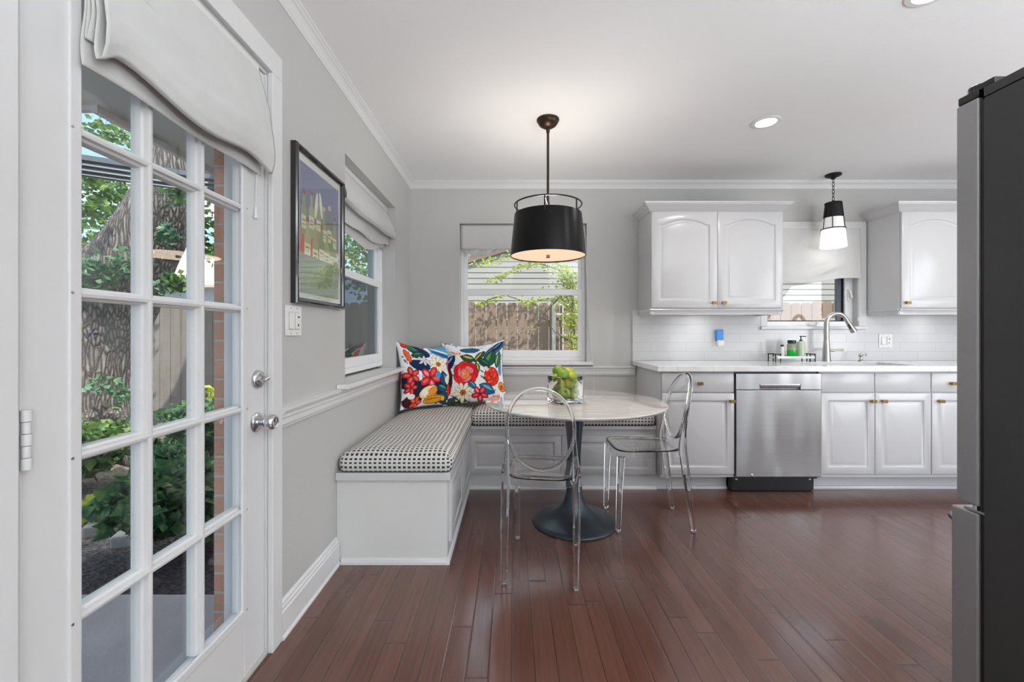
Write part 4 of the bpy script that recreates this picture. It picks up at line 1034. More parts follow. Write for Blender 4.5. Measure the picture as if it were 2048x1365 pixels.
# ================================================================= TABLE
TX, TY, TZ = .372, 2.54, .720
tb = thing('round_table', 'round marble topped dining table on a dark tulip pedestal', 'table', (TX, TY, 0))
MB().lathe([(.0001,0), (.44,0), (.495,.006), (.520,.014), (.529,.021), (.530,.025), (.527,.029), (.520,.030), (.0001,.030)], (TX, TY, TZ-.030), 96).build('tabletop', M_marble, tb, smooth=True)
MB().lathe([(.0001,0), (.247,0), (.250,.006), (.244,.013), (.215,.020), (.17,.031), (.13,.048), (.095,.075), (.068,.115), (.050,.17), (.041,.24), (.037,.32), (.038,.40), (.043,.48), (.051,.56), (.061,.63), (.069,.67), (.072,.6895)], (TX, TY, 0.0), 72).build('pedestal', M_base, tb, smooth=True)

# vase + apples
va = thing('glass_vase', 'square clear glass vase holding green apples on the round table', 'vase', (.312, 2.49, TZ))
def sq(h, r, z, n=5):
    P = []
    for cx, cy, st in ((h-r, -h+r, -90), (h-r, h-r, 0), (-h+r, h-r, 90), (-h+r, -h+r, 180)):
        for k in range(n+1): a = R(st+90*k/n); P.append((cx+r*math.cos(a), cy+r*math.sin(a), z))
    return P
RV = Matrix.Translation((.312, 2.49, TZ+.0005)) @ Matrix.Rotation(R(24), 4, 'Z')
Ls = [[RV @ Vector(p) for p in l] for l in (sq(.074,.006,0), sq(.078,.008,.004), sq(.078,.008,.150), sq(.077,.008,.152), sq(.074,.007,.152), sq(.073,.006,.150), sq(.072,.006,.020), sq(.068,.01,.016))]
MB().loops(Ls, True, True).build('vase_body', M_glass, va, smooth=True)
def apple_fn(nt, b):
    p = nt.objc(); oi = nt.n.new('ShaderNodeObjectInfo').outputs['Random']
    k = nt.math('ADD', nt.noise(p, 18, 3), nt.math('MULTIPLY_ADD', oi, .3, -.15))
    nt.l.new(nt.ramp(k, [(.35, (.13,.27,.02)), (.52, (.30,.40,.03)), (.68, (.52,.46,.05)), (.8, (.52,.28,.06))]), b.inputs['Base Color'])
M_apple = mat('green_apple_skin', (.25,.35,.04), .32, fn=apple_fn)
ap = thing('apple', 'x', 'apple', (0,0,0), 'green apples heaped in the glass vase')
r = .034
MB().lathe([(.0008,-.76*r), (.18*r,-.80*r), (.38*r,-.88*r), (.66*r,-.74*r), (.90*r,-.36*r), (1.0*r,.08*r), (.94*r,.46*r), (.72*r,.76*r), (.42*r,.88*r), (.20*r,.80*r), (.0008,.62*r)], (0,0,0), 28).build('flesh', M_apple, ap, smooth='all')
MB().tube([(0,0,.60*r), (.03*r,0,.85*r), (.12*r,0,1.15*r)], .0014, 6).build('stem', mat('apple_stem', (.08,.05,.02), .8, fn=subtle(100,.1,.001,.2)), ap, smooth='all')
MB().lathe([(.0001,0), (.20*r,.0), (.12*r,.10*r), (.0001,.04*r)], (0,0,-.845*r), 8).build('calyx', mat('apple_calyx', (.05,.04,.015), .9, fn=subtle(100,.1,.001,.2)), ap)
spots = [  # dx, dy, z, scale, tilt, turn, label
 (-.030,-.034,.052,1.08, 60,10,'b'), (.032,-.030,.055,1.12, 100,200,'b'), (-.034,.034,.052,1.0, 20,80,'b'), (.034,.034,.052,1.0, 20,150,'b'),
 (-.036,-.020,.108,.92, 80,300,'b'), (.036,-.030,.112,.88, 70,20,'b'), (.000,-.040,.118,.86, 95,-95,'b'), (-.012,.036,.108,.95, 40,0,'b'), (.038,.030,.110,.92, 10,0,'b'),
 (-.026,-.020,.165,1.10, 35,160,'large yellow-green apple at the front left above the vase rim'), (.016,-.048,.158,.92, 96,-85,'green apple showing its blossom end at the front above the vase'),
 (.030,.006,.178,1.0, 25,40,'reddish green apple on the right of the pile top'), (-.028,.030,.188,1.06, 30,200,'topmost green apple at the back of the vase'),
 (.058,-.004,.152,.74, 70,10,'small green apple at the right rim of the vase'), (-.058,.006,.150,.78, 70,150,'small pale apple at the left rim of the vase')]
for i, (dx, dy, z, s_, tl, tu, lb) in enumerate(spots):
    v = RV @ Vector((dx, dy, z if z < .07 else z-.010)); lab = lb if lb != 'b' else 'green apple inside the glass vase, below its rim'
    if i == 0: a_ = ap; a_.location = v; a_['label'] = lab
    else: a_ = dup(ap, v, None, lab)
    a_.rotation_euler = (R(tl), 0, R(tu)); a_.scale = (s_, s_, s_)

# ================================================================= CLEAR CHAIRS
ch = thing('clear_chair', 'transparent oval-back chair with its back toward us, in front of the table', 'chair', (0,0,0), 'clear plastic chairs at the round table')
def sqbar(pts, ws, bev=.0):
    """bar of rectangular section with rounded corners along pts; ws = (half x, half y)"""
    mb = MB(); L = []
    for (x, y, z), (a, b) in zip(pts, ws):
        c = min(a, b)*.45; L.append([(x+a-c, y-b, z), (x+a, y-b+c, z), (x+a, y+b-c, z), (x+a-c, y+b, z), (x-a+c, y+b, z), (x-a, y+b-c, z), (x-a, y-b+c, z), (x-a+c, y-b, z)])
    return mb.loops(L, True, True)
SZ = .462
for sx in (-1, 1):
    # front legs
    g = sqbar([(sx*.157, .212, .010), (sx*.160, .205, .25), (sx*.163, .197, SZ-.036)], [(.0135,.0125), (.017,.016), (.0215,.020)]).build('leg', M_acryl, ch, smooth=True)
    MB().box(sx*.157-.009, sx*.157+.009, .203, .221, 0, .0095).build('foot_pad', M_rub, g, bev=.002)
    # rear legs carry on up to the back oval
    g = sqbar([(sx*.160, -.212, .010), (sx*.162, -.180, .25), (sx*.163, -.152, .46), (sx*.161, -.152, .50), (sx*.156, -.160, .57), (sx*.153, -.170, .63), (sx*.1535, -.182, .68), (sx*.1545, -.187, .70)], [(.0125,.012), (.0165,.017), (.019,.021), (.017,.019), (.012,.014), (.009,.011), (.006,.008), (.003,.004)]).build('leg', M_acryl, ch, smooth=True)
    MB().box(sx*.160-.009, sx*.160+.009, -.221, -.203, 0, .0095).build('foot_pad', M_rub, g, bev=.002)
# seat: dished slab with apron
def outline(k, n=40):
    a = 2*PI*k/n; e = 2/5.0
    x = math.copysign(abs(math.cos(a))**e, math.cos(a)); y = math.copysign(abs(math.sin(a))**e, math.sin(a))
    wdt = .172+.012*y
    return x*wdt, .030+y*.196
def seatloop(sc_, z): return [((outline(k)[0])*sc_, .030+(outline(k)[1]-.030)*sc_, z) for k in range(40)]
Ls = [seatloop(.955, SZ-.040), seatloop(.985, SZ-.040), seatloop(.995, SZ-.012), seatloop(.99, SZ-.003), seatloop(.96, SZ), seatloop(.86, SZ-.003), seatloop(.55, SZ-.010), seatloop(.2, SZ-.012)]
Lb = [seatloop(.2, SZ-.018), seatloop(.55, SZ-.016), seatloop(.86, SZ-.010), seatloop(.945, SZ-.010), seatloop(.955, SZ-.040)]
mb = MB(); n = 40; allL = Ls+Lb[:-1]; vs = [p for l in allL for p in l]; fs = []
for j in range(len(allL)):
    k2 = (j+1) % len(allL)
    if j == 7: continue
    for i in range(n): fs.append((j*n+i, j*n+(i+1)%n, k2*n+(i+1)%n, k2*n+i))
fs.append(tuple(7*n+i for i in range(n))); fs.append(tuple(8*n+i for i in range(n))[::-1])
mb.add(vs, fs); mb.build('seat', M_acryl, ch, smooth=True)
# oval back, leaning and slightly hollow
def backp(a, s_): 
    x = .152*s_*math.cos(a); z = .690+.190*s_*math.sin(a); y = -.150-.075*((z-.50)/.38)**1.15 if z > .5 else -.150
    return Vector((x, y-.018*(1-(x/.152)**2), z))
N = 64
def sect(k):
    c = backp(2*PI*k/N, 1); rd = (c-backp(2*PI*k/N, .9)); rd.y = 0; rd.normalize()
    return [c+rd*(.0085*math.cos(2*PI*q/10))+Vector((0, .014*math.sin(2*PI*q/10)+.004, 0)) for q in range(10)]
S_ = [sect(k) for k in range(N)]; bf = MB(); bf.add([p for l in S_ for p in l], [(k*10+q, k*10+(q+1)%10, ((k+1)%N)*10+(q+1)%10, ((k+1)%N)*10+q) for k in range(N) for q in range(10)])
bf.build('back_frame', M_acryl, ch, smooth='all')
ring = []
for s_ in (.965, .8, .6, .4, .2, .05): ring.append([backp(2*PI*k/N, s_)+Vector((0, .0025, 0)) for k in range(N)])
ring2 = []
for s_ in (.05, .2, .4, .6, .8, .965): ring2.append([backp(2*PI*k/N, s_)-Vector((0, .0025, 0)) for k in range(N)])
mb = MB(); allL = ring2+[]; vs = []; fs = []
L_ = ring[::-1]+ring2[::-1]
vs = [p for l in L_ for p in l]; m_ = len(L_)
for j in range(m_-1):
    for i in range(N): fs.append((j*N+i, j*N+(i+1)%N, (j+1)*N+(i+1)%N, (j+1)*N+i))
fs.append(tuple(range(N))[::-1]); fs.append(tuple((m_-1)*N+i for i in range(N)))
mb.add(vs, fs); mb.build('backrest', M_acryl, ch, smooth=True)
ch.location = (.154, 2.09, 0); ch.rotation_euler = (0, 0, R(-8.5))
dup(ch, (.812, 2.56, 0), R(90), 'transparent oval-back chair seen from the side, right of the table')

# ================================================================= LAMPS
DX, DY_ = .214, 2.53
dp_ = thing('drum_pendant', 'black drum pendant lamp hanging over the round table', 'pendant lamp', (DX, DY_, 1.575))
MB().lathe([(.067,0), (.067,-.008), (.062,-.012), (.060,-.020), (.050,-.034), (.032,-.046), (.014,-.052), (.0001,-.052)], (DX, DY_, ZC), 40).build('ceiling_canopy', M_bronze, dp_, smooth=True)
mb = MB(); mb.lathe([(.010,2.318), (.012,2.335), (.012,2.350)], (DX, DY_, 0), 16); mb.cyl((DX, DY_, 1.895), (DX, DY_, 2.35), .0075, 14)
mb.lathe([(.0001,1.862), (.009,1.866), (.013,1.880), (.009,1.892), (.012,1.900), (.008,1.905)], (DX, DY_, 0), 16)
mb.build('rod', M_bronze, dp_, smooth=True)
ringpts = [(DX+.199*math.cos(2*PI*k/64), DY_+.199*math.sin(2*PI*k/64), 1.885) for k in range(64)]
mb = MB(); mb.tube(ringpts, .0045, 8, closed=True)
for a in (20, 140, 260):
    c_, s_ = math.cos(R(a)), math.sin(R(a)); mb.cyl((DX, DY_, 1.880), (DX+.199*c_, DY_+.199*s_, 1.885), .0042, 8)
for a in (20, 80, 140, 200, 260, 320):
    c_, s_ = math.cos(R(a)), math.sin(R(a)); mb.cyl((DX+.196*c_, DY_+.196*s_, 1.885), (DX+.1985*c_, DY_+.1985*s_, 1.80), .0045, 8)
mb.build('ring_frame', M_blackm, dp_, smooth=True)
M_drum = mat('black_shade_leather', (.005,.005,.005), .26, spec=.22, fn=subtle(160, .35, .0012, .3, 14))
mb = MB(); mb.lathe([(.200,1.828), (.225,1.580), (.222,1.580), (.197,1.828), (.200,1.828)], (DX, DY_, 0), 80, cap=False)
ds = mb.build('drum_shade', M_drum, dp_, smooth=True)
M_diff = mat('peach_diffuser', (.85,.70,.55), .6, fn=None, Emission_Color=(1,.66,.44,1), Emission_Strength=.62)
MB().lathe([(.0001,1.588), (.2205,1.588), (.2205,1.591), (.0001,1.591)], (DX, DY_, 0), 64).build('diffuser', M_diff, dp_, smooth=True)
MB().box(DX-.011, DX+.011, DY_-.011, DY_+.011, 1.572, 1.590).build('finial', M_bronze, dp_, bev=.002)
def point(loc, e, col, r=.03):
    l = bpy.data.lights.new('bulb', 'POINT'); l.energy = e; l.color = col; l.shadow_soft_size = r
    o = bpy.data.objects.new('bulb', l); COL.objects.link(o); o.location = loc; return o
point((DX, DY_, 1.785), 8.5, (1,.96,.90), .05)
area('drum_lamp', (DX, DY_, 1.586), (0, 0, -1), .42, .42, 2.2, (1,.82,.66), 'DISK')

SX, SY = 2.57, 3.40
spn = thing('sink_pendant', 'small black and white glass pendant lamp over the sink', 'pendant lamp', (SX, SY, 1.81))
MB().lathe([(.056,0), (.056,-.012), (.050,-.016), (.020,-.028), (.010,-.040), (.0001,-.041)], (SX, SY, ZC), 32).build('ceiling_canopy', M_blackm, spn, smooth=True)
mb = MB(); zc = ZC-.036; k = 0
while zc > 2.185:
    pts = []
    for q in range(14):
        a = 2*PI*q/14; u, v = .0085*math.cos(a), .018*math.sin(a)
        pts.append((SX+(u if k % 2 else 0), SY+(0 if k % 2 else u), zc-.014+v))
    mb.tube(pts, .0022, 6, closed=True); zc -= .029; k += 1
mb.build('chain', M_blackm, spn, smooth='all')
MB().lathe([(.0001,2.186), (.010,2.184), (.012,2.172), (.058,2.168), (.060,2.160), (.056,2.156), (.068,2.046), (.066,2.046), (.054,2.158), (.0001,2.160)], (SX, SY, 0), 40, cap=False).build('shade_cap', M_blackm, spn, smooth=True)
M_frost = mat('frosted_glass', (.80,.81,.80), .35, Emission_Color=(1,.98,.94,1), Emission_Strength=.22)
M_opal = mat('opal_glass', (.95,.94,.92), .3, Emission_Color=(1,.97,.90,1), Emission_Strength=1.0)
MB().lathe([(.067,2.046), (.077,1.958), (.075,1.958), (.065,2.046), (.067,2.046)], (SX, SY, 0), 40, cap=False).build('upper_glass', M_frost, spn, smooth=True)
MB().lathe([(.077,1.957), (.091,1.815), (.089,1.812), (.075,1.957), (.077,1.957)], (SX, SY, 0), 40, cap=False).build('lower_glass', M_opal, spn, smooth=True)
mb = MB(); mb.tube([(SX+.080*math.cos(2*PI*q/40), SY+.080*math.sin(2*PI*q/40), 1.957) for q in range(40)], .0045, 8, closed=True)
for a in (-60, 60, 180, 230): c_, s_ = math.cos(R(a)), math.sin(R(a)); mb.cyl((SX+.060*c_, SY+.060*s_, 2.165), (SX+.081*c_, SY+.081*s_, 1.957), .003, 8)
mb.build('wire_cage', M_blackm, spn, smooth=True)
point((SX, SY, 1.80), .06, (1,.93,.82), .05)

# unseen uplighter added behind the viewpoint to brighten the ceiling
fl = thing('added_floor_lamp', 'added dark bronze floor lamp with a wide bowl, brightening the ceiling unseen behind the viewpoint', 'added lamp', (1.4, -.9, 0))
MB().lathe([(.0001,0), (.16,0), (.16,.012), (.10,.022), (.02,.035), (.0001,.035)], (1.4, -.9, 0), 40).build('base', M_bronze, fl, smooth=True)
MB().cyl((1.4, -.9, .034), (1.4, -.9, 1.22), .012).build('pole', M_bronze, fl, smooth=True)
MB().lathe([(.0001,1.215), (.10,1.22), (.24,1.25), (.34,1.31), (.36,1.35), (.355,1.35), (.33,1.315), (.23,1.262), (.0001,1.235)], (1.4, -.9, 0), 48, cap=False).build('bowl', M_bronze, fl, smooth=True)
area('added_lamp_beam', (1.4, -.9, 1.345), (0, 0, 1), .66, .66, 104, (.92, .98, 1), 'DISK')

# recessed ceiling lights
def downlight(x, y, label=None, e=3.5, first=None):
    if first is None:
        t = thing('ceiling_light', label, 'ceiling light', (x, y, ZC), 'recessed lights in the white ceiling')
        MB().lathe([(.056,-.0005), (.056,-.004), (.060,-.007), (.078,-.005), (.080,-.0005)], (x, y, ZC), 40, cap=False).build('trim_ring', M_plate, t, smooth=True)
        MB().lathe([(.0001,-.003), (.056,-.003), (.056,-.001), (.0001,-.001)], (x, y, ZC), 32).build('lens', mat('light_lens', (.9,.9,.9), .4, Emission_Color=(1,.95,.87,1), Emission_Strength=6.0), t)
    else: t = dup(first, (x, y, ZC), None, label)
    area('downlight_beam', (x, y, ZC-.012), (0, 0, -1), .11, .11, e, (1,.97,.93), 'DISK', 150)
    return t
dl = downlight(1.528, 2.557, 'round recessed ceiling light nearest the sink cabinets')
downlight(1.56, 1.575, 'round recessed ceiling light cut by the top of the frame', 3.5, dl)
for x, y in ((3.2, 2.4), (1.56, .2), (3.2, .9), (.2, -1.2), (2.2, -1.6)):
    area('downlight_beam', (x, y, ZC-.012), (0, 0, -1), .11, .11, 3.5, (1,.97,.93), 'DISK', 150)
# under-cabinet lamps
for x in (1.55, 3.40):
    t = thing('under_cabinet_light', 'small puck light under the %s wall cabinet' % ('left' if x < 2 else 'right'), 'cabinet light', (x, 3.42, 1.288))
    MB().lathe([(.0001,0), (.032,0), (.035,.003), (.035,.0115), (.0001,.0115)], (x, 3.42, 1.288), 24).build('puck_housing', M_plate, t, smooth=True)
    area('puck_beam', (x, 3.42, 1.286), (0, .25, -1), .06, .06, .22, (1,.97,.92), 'DISK', 150)

# ================================================================= FRIDGE
fr = thing('refrigerator', 'stainless steel fridge with black side at the right edge', 'refrigerator', (1.72, .8, 0))
FXs = 1.268
mb = MB(); mb.box(FXs, 2.18, .42, 1.1426, .03, 1.755); mb.build('cabinet_body', M_fridge, fr, bev=.003)
MB().box(FXs-.0005, 2.1805, .42, 1.1426, 1.757, 1.782).build('top_cap', M_fridge, fr, bev=.002)
MB().box(FXs+.02, 2.16, .45, 1.13, 0, .03).build('plinth', M_black, fr)
mb = MB(); mb.box(FXs+.006, 2.17, 1.1427, 1.155, .05, 1.75); mb.build('door_gasket', M_black, fr)
for a, b in ((FXs, 1.722), (1.726, 2.18)):
    d_ = MB().box(a, b, 1.156, 1.214, .648, 1.765).build('upper_door', M_fsteel, fr, bev=.005, seg=3)
    MB().box(a+.001, b-.001, 1.158, 1.210, 1.7655, 1.788).build('door_cap', M_black, d_, bev=.003)
    hx = 1.69 if a < 1.5 else 1.76
    MB().tube([(hx, 1.214, .80), (hx, 1.262, .82), (hx, 1.265, 1.2), (hx, 1.262, 1.6), (hx, 1.214, 1.62)], .011, 12).build('door_handle', M_chrome, d_, smooth='all')
dr = MB().box(FXs, 2.18, 1.156, 1.228, .06, .628).build('freezer_drawer', M_fsteel, fr, bev=.005, seg=3)
MB().tube([(FXs+.045, 1.228, .565), (FXs+.05, 1.272, .575), (1.72, 1.276, .575), (2.12, 1.272, .575), (2.13, 1.228, .565)], .0125, 14).build('drawer_handle', M_chrome, dr, smooth='all')
mb = MB(); mb.box(FXs+.004, FXs+.10, 1.120, 1.172, 1.783, 1.800); mb.lathe([(.0001,0), (.024,0), (.024,.026), (.020,.030), (.0001,.030)], (FXs+.03, 1.180, 1.778), 20)
mb.build('hinge_cover', M_black, fr, bev=.002)
mb = MB(); mb.box(FXs+.002, FXs+.07, 1.143, 1.195, .630, .637); mb.cyl((FXs+.02, 1.178, .629), (FXs+.02, 1.178, .647), .008, 12); mb.build('middle_hinge', M_chrome, fr, bev=.001)

# ================================================================= OUTSIDE
GZ = -.14
struct(MB().box(-40, 30, -12, 60, GZ-.2, GZ-.02).build('ground_lawn', M_mulch))
props(MB().box(-6, -1.03, -8, 1.97, GZ-.02, -.085).build('patio_slab', M_conc, bev=.01), kind='structure')
# mulch bed edging
for i, (x, y, a, l) in enumerate(((-2.32, 2.62, 20, .20), (-2.62, 2.76, 28, .22), (-3.0, 2.9, 10, .22))):
    Mt = Matrix.Translation((x, y, GZ)) @ Matrix.Rotation(R(a), 4, 'Z')
    mb = MB(); mb.box(-l/2, l/2, -.07, .07, -.03, .05, Mt)
    props(mb.build('edging_stone', M_stone, bev=.015, seg=3), label='%s pale stone edging block in the garden bed' % ('nearest', 'middle', 'farthest')[i], cat='stone', group='edging stones of the garden bed')
# fence: one thing, boards as parts
fe = thing('wooden_fence', 'weathered brown dog-eared picket fence across the back yard', 'fence', (-1.5, 5.87, GZ))
bw = .145; x = -9.2; i = 0; FZ = 1.555
rest = MB()
while x < 8.5:
    zt_ = FZ+rng.uniform(-.012, .012); c = .028; w2 = bw-.009; j = rng.uniform(-.003, .003)
    poly = [(x, GZ-.05), (x+w2, GZ-.05), (x+w2, zt_-c*1.3), (x+w2-.012, zt_-c*.5), (x+w2-c, zt_), (x+c, zt_), (x+.012, zt_-c*.5), (x, zt_-c*1.3)]
    vis = (-6.4 < x < -3.2) or (-2.9 < x < -1.5) or (-.75 < x < 1.1) or (3.2 < x < 5.2)
    if vis: MB().prism(poly, 'y', 5.86+j, 5.878+j).build('picket', M_fence, fe)
    else: rest.prism(poly, 'y', 5.86+j, 5.878+j)
    x += bw
rest.build('picket_run', M_fence, fe, kind='stuff')
MB().box(-9.2, 8.5, 5.879, 5.917, 1.22, 1.31).box(-9.2, 8.5, 5.879, 5.917, .15, .24).build('fence_rail', M_fence, fe)
# neighbour houses
nh = thing('neighbour_house', 'beige lap-sided neighbour house beyond the fence behind the back window', 'house', (3, 9, GZ))
mb = MB(); zz_ = GZ
while zz_ < 2.9:
    mb.prism([(8.0,zz_), (7.988,zz_), (8.0,zz_+.104), (8.05,zz_+.104), (8.05,zz_)], 'x', -.95, 11); zz_ += .105
mb.box(-.95, 11, 8.02, 12, GZ, 2.9)
mb.build('lap_siding', M_siding, nh)
M_tw = mat('white_fascia', (.72,.71,.69), .6, fn=subtle(20,.05,.001,.03))
mb = MB(); mb.add([(-1.35,7.92,2.28), (-.1,7.92,2.66), (-.1,7.92,2.76), (-1.35,7.92,2.38), (-1.35,8.2,2.28), (-.1,8.2,2.66), (-.1,8.2,2.74), (-1.35,8.2,2.36)], [(0,1,2,3), (7,6,5,4), (0,4,5,1), (1,5,6,2), (2,6,7,3), (3,7,4,0)])
mb.add([(-.1,7.92,2.66), (5,7.92,4.3), (5,7.92,4.38), (-.1,7.92,2.76), (-.1,8.2,2.66), (5,8.2,4.3), (5,8.2,4.38), (-.1,8.2,2.74)], [(0,1,2,3), (7,6,5,4), (0,4,5,1), (1,5,6,2), (2,6,7,3), (3,7,4,0)])
mb.build('rake_board', M_shingle, nh)
MB().prism([(-.95,2.4), (5,4.3), (11,2.4)], 'y', 7.995, 11.9).build('gable', M_siding, nh)
h2 = thing('far_house', 'low pale house with tan roof far beyond the fence on the left', 'house', (-11.5, 15, GZ))
MB().box(-15, -9.4, 14, 19, GZ, 2.7).build('house_wall', mat('pale_blue_wall', (.42,.50,.56), .8, fn=subtle(10,.05,.001,.05)), h2)
MB().prism([(13.5,2.68), (16.5,4.0), (19.5,2.68), (19.5,2.60), (13.5,2.60)], 'x', -15.5, -9.0).build('roof', mat('tan_roof', (.50,.42,.34), .9, fn=subtle(20,.2,.01,.15)), h2)

# eaves of the house over the patio
mb = MB(); mb.box(-2.0, -1.023, -4, 2.2, 2.225, 2.24); mb.box(-2.0, -1.023, 2.2, 9.5 if False else 3.9, 2.225, 2.24); mb.box(-4.2, -2.0, -4, 2.05, 2.225, 2.24)
ev = thing('house_eave', 'grey boarded eave soffit above the glazed door outside', 'eave', (-1.6, 1, 2.2))
mb.build('soffit', M_soffit, ev)
MB().box(-2.03, -2.0, 2.05, 3.9, 2.19, 2.36).box(-4.2, -2.03, 2.05, 2.08, 2.20, 2.36).build('fascia_board', M_soffit, ev)
gt = thing('ribbed_gutter', 'dark slate ribbed beam running under the patio eave', 'gutter', (-2.2, 2.8, 2.1))
A = Vector((-2.75, 2.60, 0)); B = Vector((-1.03, 3.62, 0)); dv = (B-A).normalized(); nn = Vector((dv.y, -dv.x, 0))
pr = [(0,2.10), (.02,2.105), (.012,2.125), (.03,2.13), (.022,2.155), (.04,2.16), (.032,2.185), (.05,2.19), (.05,2.222), (0,2.222)]
L0 = [A+nn*a+Vector((0,0,z)) for a, z in pr]; L1 = [B+nn*a+Vector((0,0,z)) for a, z in pr]
MB().loops([L0, L1], True, True).build('ribbed_face', M_gutter, gt)

# leaves
def leaf(mb, c, size, g):
    d1 = Vector((g.gauss(0,1), g.gauss(0,1), g.gauss(0,.6))); d1.normalize(); n_ = d1.cross(Vector((g.gauss(0,1), g.gauss(0,1), g.gauss(0,1)))).normalized()
    s_ = d1.cross(n_).normalized(); c = Vector(c); l = size*g.uniform(.6, 1.15); w_ = l*.34
    k = len(mb.v)
    mb.v += [tuple(c), tuple(c+d1*l*.45+s_*w_+n_*l*.05), tuple(c+d1*l), tuple(c+d1*l*.45-s_*w_+n_*l*.05)]
    mb.f += [(k, k+1, k+2), (k, k+2, k+3)]
def blob(mb, c, r, n, size, g, hollow=.45):
    for _ in range(n):
        v = Vector((g.gauss(0,1), g.gauss(0,1), g.gauss(0,1))).normalized()*(hollow+(1-hollow)*g.random()**.6)
        leaf(mb, (c[0]+v.x*r[0], c[1]+v.y*r[1], c[2]+v.z*r[2]), size, g)
# tree
tree = thing('oak_tree', 'large furrowed forked tree trunk beyond the glazed door', 'tree', (-4.35, 4.4, GZ))
def lim(pts, rs, n=36):
    mb = MB(); P = [Vector(p) for p in pts]; Q = []; RR = []
    for i in range(len(P)-1):
        for k in range(8):
            t = k/8; p0 = P[max(i-1,0)]; p1 = P[i]; p2_ = P[i+1]; p3 = P[min(i+2, len(P)-1)]
            Q.append(.5*((2*p1)+(-p0+p2_)*t+(2*p0-5*p1+4*p2_-p3)*t*t+(-p0+3*p1-3*p2_+p3)*t**3)); RR.append(rs[i]*(1-t)+rs[i+1]*t)
    Q.append(P[-1]); RR.append(rs[-1]); mb.tube(Q, RR, n)
    return mb
a_ = lim([(-4.30,4.4,GZ-.05), (-4.34,4.4,.25), (-4.32,4.4,.9), (-4.16,4.4,1.5), (-3.84,4.4,2.0), (-3.55,4.4,2.55), (-3.3,4.4,3.3), (-2.9,4.4,4.4)], [.50,.40,.38,.42,.33,.29,.25,.2])
b_ = lim([(-4.36,4.4,.9), (-4.48,4.4,1.5), (-4.9,4.4,2.15), (-5.5,4.3,3.0), (-6.2,4.2,4.0)], [.3,.36,.25,.2,.14])
a_.add(b_.v, b_.f)
for r_ in range(5):
    an = R(-150+r_*32); q = lim([(-4.3+.25*math.cos(an), 4.4+.25*math.sin(an), .35), (-4.3+.5*math.cos(an), 4.4+.5*math.sin(an), .02), (-4.3+.85*math.cos(an), 4.4+.85*math.sin(an), -.2)], [.12,.12,.05], 12); a_.add(q.v, q.f)
a_.build('trunk', M_bark, tree, smooth='all')
g = random.Random(11)
mb = MB()
def px(x, y, Y): return ((x-1024)*Y/850, Y, CH-(y-HZ)*Y/850)
for (x, y, Y, r_, n_) in ((195,365,4.9,.36,230), (225,400,5.2,.45,260), (200,460,4.9,.4,220), (235,440,5.0,.3,120), (210,500,4.6,.24,120), (180,420,3.9,.14,50), (270,262,5.4,.42,170), (215,268,5.4,.35,140), (355,375,3.9,.16,90), (415,450,4.9,.28,120), (418,500,4.9,.22,80), (390,480,4.8,.12,50), (352,565,4.0,.13,90), (432,400,5,.25,70), (700,520,6.5,.75,420), (730,500,6.5,.6,350), (745,560,6.0,.4,200), (715,470,7,.5,200)):
    blob(mb, px(x, y, Y), (r_, r_*.8, r_*.75), n_, .095, g, .1)
mb.build('crown_foliage', M_leaf, tree, fix=False, kind='stuff')
mb = MB()
for (x, y, Y, r_, n_) in ((185,560,3.95,.22,150), (240,530,3.93,.2,120), (275,535,3.95,.12,50), (330,470,4.05,.13,70), (350,390,4.05,.14,80), (338,570,4.0,.12,60), (200,770,3.95,.16,50), (250,785,3.9,.2,60), (195,540,3.9,.2,100)):
    blob(mb, px(x, y, Y), (r_, .1, r_*.8), n_, .075, g, .0)
mb.build('ivy', M_ivy, tree, fix=False, kind='stuff')
# shrubs
def shrub(label, c, r, n, m=M_shrub, size=.085, name='garden_shrub', grp='shrubs in the garden bed', seed=1):
    g = random.Random(seed); t = thing(name, label, 'shrub', (c[0], c[1], GZ), grp)
    mb = MB()
    for k in range(7):
        a = 2*PI*k/7; mb.tube([(c[0], c[1], GZ-.03), (c[0]+.4*r[0]*math.cos(a), c[1]+.4*r[1]*math.sin(a), GZ+r[2]*.7), (c[0]+.7*r[0]*math.cos(a+.3), c[1]+.7*r[1]*math.sin(a+.3), GZ+r[2]*1.4)], [.012,.009,.004], 6)
    mb.build('stem', M_bark, t)
    mb = MB(); zc_ = GZ+r[2]*.95
    for k in range(9):
        a = g.uniform(0, 2*PI); q = g.uniform(.2, .65); blob(mb, (c[0]+r[0]*q*math.cos(a), c[1]+r[1]*q*math.sin(a), zc_+r[2]*g.uniform(-.35,.35)), (r[0]*.55, r[1]*.55, r[2]*.5), int(n*1.7)//9, size*1.12, g, .25)
    mb.build('foliage', m, t, fix=False)
shrub('dark leafy shrub beside the patio, seen through the middle door panes', (-2.02, 2.72), (.42,.42,.30), 1900, seed=2)
shrub('dark glossy shrub in front of the wooden fence', (-2.85, 4.15), (.6,.4,.36), 2000, seed=3)
shrub('bright green shrub at the foot of the tree trunk', (-3.6, 3.45), (.45,.36,.30), 1700, M_leaf, seed=4)
shrub('low dark shrub between the tree and the patio', (-2.5, 3.25), (.28,.24,.22), 900, seed=5)
shrub('light green sapling shrub in front of the fence boards', (-3.15, 4.6), (.3,.25,.42), 420, M_ylw, .10, seed=6)
shrub('yellow grassy clump in the sunny bed', (-2.66, 2.86), (.30,.16,.09), 620, M_ylw, .06, seed=8)
shrub('dark shrub by the house wall under the left window', (-1.72, 3.62), (.38,.42,.34), 1700, seed=9)
shrub('yellow-green bush rising above the fence on the left', (-5.9, 7.6), (1.0,.6,1.05), 2600, M_ylw, .13, 'yellow_bush', 'bushes beyond the fence', 7)
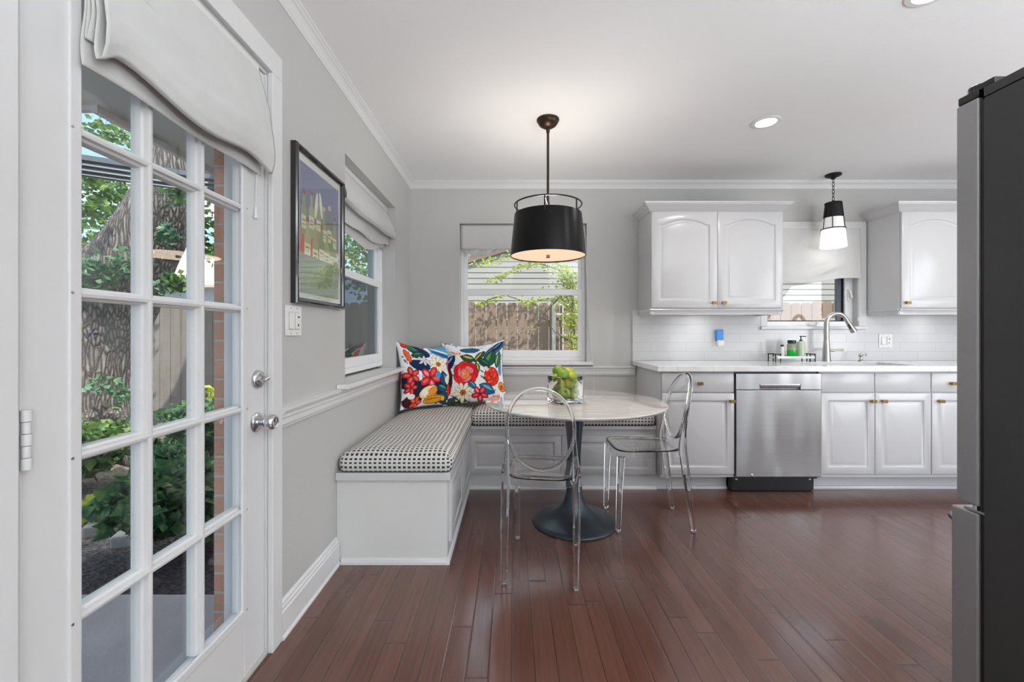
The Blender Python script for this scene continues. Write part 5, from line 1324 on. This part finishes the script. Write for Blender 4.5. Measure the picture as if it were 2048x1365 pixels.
shrub('yellow-green bush above the fence seen by the left window', (-2.6, 7.3), (.75,.5,1.0), 1800, M_ylw, .12, 'yellow_bush', 'bushes beyond the fence', 10)
# vine seen through the back window
vn = thing('climbing_vine', 'yellow-green climbing vine arching across the back window view', 'vine', (1.0, 5.55, GZ))
g = random.Random(21); st = MB(); lf = MB()
def vine(P, Y, n, spread, size=.05, r0=.010):
    pts = [Vector(px(x, y, Y)) for x, y in P]; st.tube(pts, [r0*(1-.7*i/(len(pts)-1)) for i in range(len(pts))], 6)
    for _ in range(n):
        t = g.random()*(len(pts)-1); i = int(t); f = t-i; c = pts[i]*(1-f)+pts[min(i+1, len(pts)-1)]*f
        leaf(lf, c+Vector((g.gauss(0,spread), g.gauss(0,.05), g.gauss(0,spread*.8))), size, g)
vine([(1158,860), (1150,700), (1146,620), (1140,570), (1118,540), (1080,528), (1045,533), (1008,550), (972,566)], 5.5, 420, .03)
vine([(1156,860), (1148,640), (1135,545), (1100,512), (1050,508), (1008,514), (975,524), (938,531)], 5.5, 330, .03)
vine([(1156,860), (1150,690), (1142,620), (1130,580), (1120,540)], 5.45, 420, .09)
vine([(1150,690), (1145,560), (1130,545)], 5.4, 330, .07)
vine([(1160,860), (1146,700), (1140,660), (1145,620)], 5.35, 260, .05)
vine([(1150,640), (1125,600), (1090,598), (1062,606), (1045,603)], 5.5, 200, .04)
vine([(1122,592), (1100,615), (1078,640), (1064,660)], 5.6, 14, .02, .05, .016)
vine([(1150,690), (1110,665), (1070,610)], 5.6, 10, .02, .05, .008)
vine([(1000,593), (975,600), (958,610)], 5.5, 70, .025)
vine([(1056,606),(1010,590), (1000,593)], 5.5, 30, .02)
st.build('stem', M_bark, vn); lf.build('foliage', M_vine, vn, fix=False)
# white grid of posts and thin bars set before the fence
tl_ = thing('white_grid_frame', 'white grid frame of posts and thin bars before the fence, behind the vine', 'trellis', (.75, 5.82, GZ))
mb = MB(); x0 = (1104-1024)*5.82/850; x1 = x0+.55
mb.box(x0, x0+.05, 5.80, 5.84, GZ-.03, 1.55); mb.box(x1, x1+.05, 5.80, 5.84, GZ-.03, 1.55); mb.build('post', M_tw, tl_)
mb = MB()
for z in (1.52, 1.39, 1.105, .82, .5): mb.box(x0, x1+.05, 5.81, 5.83, z-.008, z+.008)
for xx in (x0+.15, x0+.29, x0+.43): mb.box(xx-.007, xx+.007, 5.81, 5.83, 0, 1.55)
mb.build('lattice', M_tw, tl_)
